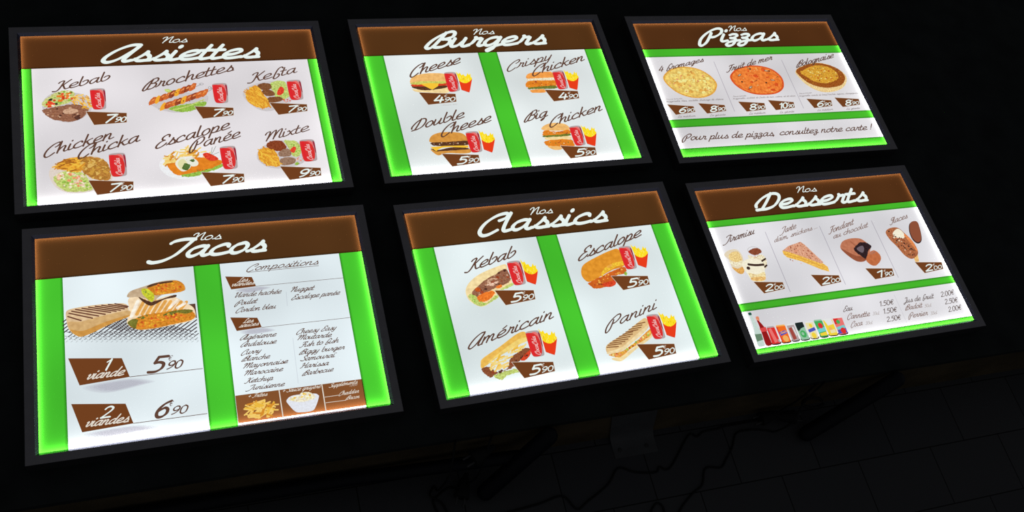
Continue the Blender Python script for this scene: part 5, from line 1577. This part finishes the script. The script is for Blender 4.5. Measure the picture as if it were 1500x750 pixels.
  ('B','canshade',1,((210.5,380.3),(232.1,380.7),(232.2,386),(221,387.4),(210.4,385.6))),
  ('P','canpink',2,((212.6,343.5),(232.9,344.4),(234.7,347.7),(232.5,382.4),(230.5,384.7),(211.7,384.4),(210,381.9),(210.6,346.7))),
  ('P','canwhite',3,((212.6,343.5),(232.9,344.4),(234.7,347.7),(210.6,346.7))),
  ('P','canred',4,((210.6,348.4),(222.6,348),(220.9,360.2),(210.4,360.7))),
  ('P','cangreen',4,((225.1,356.3),(224.1,359.1),(221.6,360.8),(218.7,360.7),(216.5,358.9),(215.6,355.9),(216.6,353.1),(219.1,351.4),(222,351.5),(224.3,353.4))),
  ('P','canaqua',4,((210.2,368),(231.2,364.6),(233.1,371.9),(211.3,373.8))),
  ('P','canblue',4,((210.1,374.6),(233.1,371.9),(232.4,383.2),(210,383.1))),
  ('P','canred',4,((231,377.5),(229.4,381.7),(225.9,384.3),(221.7,384.2),(218.5,381.5),(217.3,377.2),(218.8,372.9),(222.3,370.4),(226.6,370.5),(229.9,373.2))),
 ]),
 ('can_lettering', [
  ('T','canpeach',5,'Fanta',(67,365.5),(85.7,362.2),6.6,2.6,0.6),
 ]),
 ('drink_name', [
  ('T','inkgrey',3,'Eau',(244.2,335),(269.1,333.6),12.2,2.6,0.6),
 ]),
 ('drink_name', [
  ('T','inkrose',3,'Cannette',(245.8,353.4),(306,353),12.6,2.6,0.6),
  ('T','inkpale',3,'33cl',(313.6,352.6),(331.4,353),7.1,2.6,0.6),
 ]),
 ('drink_name', [
  ('T','inkrose',3,'Coca',(246.1,372.7),(277.4,371.3),12.4,2.6,0.6),
  ('T','inkpale',3,'33cl',(284.7,372.3),(303.3,372.2),7,2.6,0.6),
 ]),
 ('drink_name', [
  ('T','inkgrey',3,'Jus de fruit',(407.6,335.1),(493.7,333),12.1,2.6,0.6),
 ]),
 ('drink_name', [
  ('T','inkrose',3,'Badoit',(403.7,352.2),(451.7,350.7),12,2.6,0.6),
  ('T','inkpale',3,'50cl',(457.3,352.6),(476.6,352.3),7.3,2.6,0.6),
 ]),
 ('drink_name', [
  ('T','inkrose',3,'Perrier',(402.6,371.9),(456.2,370.7),12.3,2.6,0.6),
  ('T','inkpale',3,'33cl',(463.2,372.1),(482.3,371.6),7.3,2.6,0.6),
 ]),
 ('drink_price', [
  ('T','inkgrey',3,'1.50€',(341.2,334.7),(381.1,334),11.5,2.7,0.4),
 ]),
 ('drink_price', [
  ('T','inkgrey',3,'1.50€',(341.7,353.2),(380.7,352.8),11.4,2.7,0.4),
 ]),
 ('drink_price', [
  ('T','inkgrey',3,'2.50€',(342.3,373),(381.4,372),11.3,2.7,0.4),
 ]),
 ('drink_price', [
  ('T','inkgrey',3,'2.00€',(515.2,333.4),(554.4,331.3),11.8,2.7,0.4),
 ]),
 ('drink_price', [
  ('T','inkgrey',3,'2.50€',(516.3,352.1),(554,351.2),11.8,2.7,0.4),
 ]),
 ('drink_price', [
  ('T','inkgrey',3,'2.00€',(515.3,371.6),(554,369.8),11.6,2.7,0.4),
 ]),
 ('rule_line', [
  ('L','printgrey',2,((393.9,312.7),(392.9,380.7)),0.8),
 ]),
],
}# ------------------------------------------------------------ the setting
mb = MB()
mb.box(-3.0, 4.5, -2.6, 3.2, -0.05, 0.0, 'floor_tiles')
tag(mb.build('floor'), kind='structure')

# ------------------------------------------------------------ black display platform with a brown wooden edge
mb = MB()
mb.box(-3.0, 4.5, 3.2, 3.3, 0.0, 2.6, 'wall_grey')
tag(mb.build('wall_back'), kind='structure')

PZ = 0.164
plat = empty('display_platform', (0, 0, 0))
tag(plat, 'low wide platform with matt black top and brown wooden front edge', 'platform')
FY = -0.2765
mb = MB()
mb.box(-0.62, 3.15, FY, 1.75, PZ - 0.016, PZ, 'black_board')
mb.build('top_panel', plat)
mb = MB()
mb.box(-0.62, 3.15, FY + 0.001, FY + 0.019, 0.0, PZ - 0.016, 'brown_wood')
mb.build('front_board', plat)
mb = MB()
mb.box(-0.62, -0.602, FY + 0.019, 1.75, 0.0, PZ - 0.016, 'brown_wood')
mb.build('side_board', plat)
mb = MB()
mb.box(3.132, 3.15, FY + 0.019, 1.75, 0.0, PZ - 0.016, 'brown_wood')
mb.build('side_board', plat)
mb = MB()
mb.box(-0.602, 3.132, 1.732, 1.75, 0.0, PZ - 0.016, 'brown_wood')
mb.build('back_board', plat)

# ------------------------------------------------------------ the six backlit menu boards
DEPTH = 0.025
def frame_mesh():
    """mitred snap frame: bevelled inner lip, flat face, outer wall, open behind the lip for the LED strips"""
    mb = MB()
    prof = [(10.0, 0.10), (0.0, 0.10), (0.0, 0.4), (5.0, 5.6), (5.6, 5.9), (19.0, 5.9), (19.8, 5.1), (19.8, -25.0), (11.0, -25.0), (11.0, 0.10)]
    rows = []
    for o, z in prof:
        rows.append([p3(-o, -o, z), p3(W + o, -o, z), p3(W + o, H + o, z), p3(-o, H + o, z)])
    for i in range(len(rows) - 1):
        mb.grid([rows[i], rows[i + 1]], 'bevel_metal' if i == 2 else ('box_black' if i >= 6 else 'graphite'), True)
    mb.grid([rows[-1], rows[0]], 'graphite', True)
    return mb

def rect(mb, x0, x1, y0, y1, m, z):
    mb.face([p3(x0, y1, z), p3(x1, y1, z), p3(x1, y0, z), p3(x0, y0, z)], m)

def shade_edges(mb, bars, vertical):
    """the printed soft shadow line along each edge between green and white"""
    for k, (c, s, lo, hi) in enumerate(bars):      # edge position, side on which the shadow lies, extent
        for i, wd in enumerate((0.5, 1.0, 1.6, 2.3, 3.2, 4.3)):
            a, b = sorted((c, c + s * wd))
            if vertical:
                rect(mb, a, b, lo, hi, 'shadefilm', 0.07 + i * 0.012 + k * 0.002)
            else:
                rect(mb, lo, hi, a, b, 'shadefilm', 0.07 + i * 0.012 + k * 0.002)

def board(key, label, tint, pose, seed):
    x, yd, rot = pose
    root = empty('menu_board', (x, -yd, PZ + DEPTH), -rot)
    tag(root, label, 'menu board', 'backlit menu boards on the black platform')
    frame_mesh().build('frame', root)
    mb = MB()
    mb.box((-W / 2 - 11) / 1000, (W / 2 + 11) / 1000, (-H / 2 - 11) / 1000, (H / 2 + 11) / 1000, -0.0248, -0.0228, 'box_inside')
    mb.build('back_panel', root)
    fm = 'opal_face_' + key
    face_mat(fm, tint)
    mb = MB()
    rect(mb, -9.5, W + 9.5, -9.5, H + 9.5, fm, 0.0)
    face = mb.build('lit_panel', root)
    # LED strips under the frame lip, shining up through the rim of the opal face
    for cx, cy, sx, sy, k in ((W / 2, H + 3.5, W, 4, 1.5), (W / 2, -2.0, W, 4, 1.0), (-2.0, H / 2, 4, H, 1.0), (W + 2.0, H / 2, 4, H, 1.0)):
        ld = bpy.data.lights.new('led_strip', 'AREA')
        ld.shape = 'RECTANGLE'
        ld.size, ld.size_y = sx / 1000, sy / 1000
        ld.color = (1.0, 0.99, 0.96)
        ld.energy = LED * k * math.pi * sx * sy * 1e-6
        lo = bpy.data.objects.new('led_strip', ld)
        COL.objects.link(lo)
        lo.parent = root
        lo.location = p3(cx, cy, -9.0 if k > 1.2 else -5.5)
        lo.rotation_euler = (math.pi, 0, 0)
    # printed bands
    def sub(name, fn):
        mb = MB()
        fn(mb)
        return mb.build(name, face)
    bot = {'C': 82.0, 'F': 80.0}.get(key, 83.0)
    def header(mb):
        rect(mb, -4, W + 4, -4, bot, 'brownfilm', 0.05)
        shade_edges(mb, [(bot, -1, 0, W)], False)
    sub('header_band', header)
    if key == 'A':
        vs = ((0, 17.3, 0, 1), (554, W, 1, 0))
    elif key in 'BDE':
        vs = ((0, 43, 0, 1), (262.5, 309, 1, 1), (530, W, 1, 0))
    else:
        vs = ()
    for x0, x1, l, r in vs:
        def stripe(mb):
            rect(mb, x0 if x0 > 1 else -4, x1 if x1 < W - 1 else W + 4, bot, H + 4, 'greenfilm', 0.05)
            shade_edges(mb, ([(x0, 1, bot, H)] if l else []) + ([(x1, -1, bot, H)] if r else []), True)
        sub('green_stripe', stripe)
    hs = {'C': ((82, 106.5, 0, 1), (293.5, 317, 1, 1), (376, H, 1, 0)), 'F': ((80, 96.5, 0, 1), (284, 303, 1, 1), (388.5, H, 1, 0))}.get(key, ())
    for y0, y1, t, b in hs:
        def stripe(mb):
            rect(mb, -4, W + 4, y0, y1 if y1 < H - 1 else H + 4, 'greenfilm', 0.05)
            shade_edges(mb, ([(y0, 1, 0, W)] if t else []) + ([(y1, -1, 0, W)] if b else []), False)
        sub('green_stripe', stripe)
    for xs, y0, y1 in {'C': ((182.5, 380), 125, 278.5), 'F': ((135, 281, 427), 120, 272)}.get(key, ((), 0, 0)) and [({'C': (182.5, 380), 'F': (135, 281, 427)}.get(key, ()), {'C': 125, 'F': 120}.get(key, 0), {'C': 278.5, 'F': 272}.get(key, 0))]:
        for xx in xs:
            sub('divider_line', lambda mb: (rect(mb, xx - .8, xx + .8, y0, y1, 'printgrey', 0.06), rect(mb, xx - .5, xx + .5, y0, y1, 'printgrey', 0.07)))
    if key == 'D':
        sub('supplement_band', lambda mb: rect(mb, 309.5, 531.5, 345, 395.5, 'panelbrown', 0.05))
    rnd = random.Random(seed)
    for name, items in ART[key]:
        mb = MB()
        for i, it in enumerate(items):
            draw_item(mb, it, i, rnd)
        mb.build(name, face)
    return root

POSES = {'A': (-0.01524, 0.47537, -0.01805), 'B': (0.66277, 0.48872, -0.01485), 'C': (1.34512, 0.48691, -0.00101),
         'D': (0.0, 0.0, 0.0), 'E': (0.67714, 0.00124, -0.01661), 'F': (1.34329, 0.00207, -0.01098)}
LABELS = {
    'A': 'backlit menu board headed Nos Assiettes with six plates, grey frame',
    'B': 'backlit menu board headed Nos Burgers with four burgers and green stripes',
    'C': 'backlit menu board headed Nos Pizzas with three round pizzas',
    'D': 'backlit menu board headed Nos Tacos with grilled wraps and lists of sauces',
    'E': 'backlit menu board headed Nos Classics with four filled sandwiches',
    'F': 'backlit menu board headed Nos Desserts with a row of drink cans'}
TINT = {'A': (217, 213, 216), 'B': (215, 222, 222), 'C': (209, 207, 210), 'D': (216, 227, 231), 'E': (214, 225, 226), 'F': (212, 211, 215)}
for n, k in enumerate('ABCDEF'):
    x, y, r = POSES[k]
    board(k, LABELS[k], TINT[k], (x, -y if k in 'ABC' else y, r), 11 + n)

# ------------------------------------------------------------ tubes, cables and paper on the tiled floor
def leg_tube(top, foot, r):
    mb = MB()
    mb.tube([top, foot], r, 'black_steel', 18, True)
    return mb
brace = leg_tube((1.392, -0.2765 - 0.019, PZ - 0.010), (1.2200, -0.3445, 0.0175), 0.0172).build('steel_tube', smooth=True)
tag(brace, 'thick black tube leaning from the right of the platform front edge onto the tiles', 'tube')

stand = empty('tube_stand', (0.52, -0.31, 0))
tag(stand, 'black tube leg with a long thin rail along the front board', 'stand')
o = leg_tube((0.5790, -0.2765 - 0.019, PZ - 0.010), (0.4736, -0.3460, 0.0175), 0.0172).build('leg', stand, smooth=True)
o.location = (-0.52, 0.31, 0)
mb = MB()
mb.tube([(-0.28, -0.2915, 0.072), (0.2, -0.2920, 0.074), (0.532, -0.305, 0.084)], 0.0130, 'black_steel', 14, True)
mb.build('rail', stand, (-0.52, 0.31, 0), True)

def cable(name, pts, label, r=0.0024, zend=None, group=None):
    P = spline(pts, False, 4)
    P3 = [(x, y, r) for x, y in P]
    return P3

def smooth3(pts, n=5):
    xy = spline([(p[0], p[1]) for p in pts], False, n)
    zz = spline([(p[2], 0) for p in pts], False, n)
    return [(a[0], a[1], b[0]) for a, b in zip(xy, zz)]

def plug(parent, loc, rz, name='plug'):
    mb = MB()
    rows = []
    for t, w, h in ((-.034, .004, .004), (-.026, .006, .006), (-.018, .010, .009), (.0, .014, .012), (.012, .016, .0135), (.016, .015, .0125)):
        rows.append([(t, w * math.cos(k * math.pi / 8), h * math.sin(k * math.pi / 8)) for k in range(16)])
    mb.grid(rows, 'black_rubber', True)
    mb.face(list(reversed(rows[0])), 'black_rubber')
    mb.face(rows[-1], 'black_rubber')
    o = mb.build(name, parent, loc, True)
    o.rotation_euler = (0, 0, rz)
    for s in (-1, 1):
        mb = MB()
        mb.tube([(.014, s * .0075, 0), (.033, s * .0075, 0)], .0022, 'screw_head', 10)
        mb.build('pin', o)
    return o

CR_ = 0.0021
def cable_thing(pts, label, group=None):
    root = empty('power_cable', (pts[0][0], pts[0][1], 0))
    tag(root, label, 'cable', group)
    mb = MB()
    mb.tube([(x - pts[0][0], y - pts[0][1], z) for x, y, z in smooth3(pts)], CR_, 'black_rubber', 8, True)
    mb.build('cord', root, None, True)
    return root
z = CR_
g = 'power cables on the tiled floor'
c1 = [(1.190, -0.2795, PZ + .002), (1.186, -0.2805, PZ - .01), (1.1773, -0.2880, .10), (1.160, -0.2900, .03), (1.1376, -0.2925, z), (1.0399, -0.2935, z), (1.0197, -0.2965, z), (.9849, -0.2975, z), (.9647, -.3057, z), (.9468, -.2997, z), (.8898, -.3541, z), (.8707, -.3628, z), (.8574, -.3546, z), (.846, -.3645, z), (.801, -.3569, z), (.7664, -.3423, z), (.7341, -.3715, z), (.6807, -.3976, z), (.6552, -.4084, z), (.6375, -.3816, z), (.6196, -.377, z), (.581, -.3841, z), (.5077, -.3901, z), (.45, -.3971, z), (.36, -.44, z)]
k1 = cable_thing(c1, 'long thin black cable winding left across the tiles', g)
plug(k1, (1.128 - c1[0][0], -0.2965 - c1[0][1], .030), math.radians(188))
plug(k1, (1.185 - c1[0][0], -0.3025 - c1[0][1], .026), math.radians(-12))
c2 = [(1.206, -0.2795, PZ + .002), (1.205, -0.2805, PZ - .012), (1.192, -0.2950, .09), (1.172, -0.3230, .050), (1.150, -0.3260, .012), (1.1373, -.3190, z), (1.0994, -.3113, z), (1.0605, -.3131, z), (1.0395, -.3408, z), (1.0125, -.367, z), (.996, -.3793, z), (.961, -.375, z), (.941, -.4072, z), (.9151, -.4202, z), (.8836, -.4407, z), (.8616, -.4581, z), (.8394, -.4541, z), (.8379, -.4354, z), (.8283, -.4266, z), (.8144, -.4354, z), (.8013, -.4514, z), (.77, -.48, z)]
k2 = cable_thing(c2, 'second thin black cable dropping straight down the tiles beside the long one', g)
def loop(parent, c, off, ang0):
    mb = MB()
    pts = [(c[0] + .030 * math.cos(a) , c[1] + .011 * math.sin(a), c[2] + .012 * math.sin(a * .5)) for a in [ang0 + i * .45 for i in range(13)]]
    mb.tube([(p[0] - off[0], p[1] - off[1], p[2]) for p in pts], .0036, 'black_rubber', 8, True)
    mb.build('loop', parent, None, True)
loop(k2, (1.222, -0.2950, .070), c2[0], 0.4)
c3 = [(.470, -0.2795, PZ + .002), (.468, -.2805, PZ - .012), (.456, -.3100, .120), (.446, -.3290, .075), (.428, -.3290, .014), (.4052, -.3220, z), (.3782, -.3360, z), (.3711, -.3428, z), (.375, -.3635, z), (.39, -.40, z)]
k3 = cable_thing(c3, 'thin black cable knotted over the rail beside the left tube leg', g)
plug(k3, (.447 - c3[0][0], -.3010 - c3[0][1], .124), math.radians(200))
plug(k3, (.428 - c3[0][0], -.3360 - c3[0][1], .024), math.radians(-115))
c4 = [(.400, -.2795, PZ + .002), (.398, -.2805, PZ - .012), (.392, -.3110, .120), (.385, -.3280, .085), (.382, -.3260, .012), (.3796, -.3145, z), (.3660, -.3300, .0075), (.3765, -.3410, .0085), (.3870, -.3500, .0050), (.3941, -.3696, z), (.40, -.41, z)]
k4 = cable_thing(c4, 'thin black cable looping left of the knot on the rail', g)

# sheet of paper fixed to the front board and lying on the tiles
mb = MB()
prof = [(FY - .0009, PZ - .012), (FY - .0012, .10), (FY - .0020, .03), (FY - .0055, .010), (FY - .014, .0022), (FY - .030, .0012), (FY - .046, .0010)]
rows = []
for y, zz in prof:
    rows.append([(.713 + i * .0200 + (PZ - zz) * .33, y, zz) for i in range(6)])
mb.grid(rows, 'paper')
mb.grid([[(x, y - .0003, zz + .0003) for x, y, zz in r] for r in rows], 'paper')
sheet = mb.build('paper_sheet', smooth=True)
tag(sheet, 'pale paper sheet hanging down the brown front board onto the tiles', 'paper')
for i in range(2):
    mb = MB()
    c = (.782 + i * .062, FY - .030, .0022)
    ring = lambda r, zz: [(c[0] + r * math.cos(k * math.pi / 6), c[1] + r * math.sin(k * math.pi / 6), zz) for k in range(12)]
    mb.grid([ring(.0045, c[2]), ring(.0036, c[2] + .0012)], 'screw_head', True)
    mb.face(ring(.0036, c[2] + .0012), 'screw_head')
    mb.build('fixing', sheet)
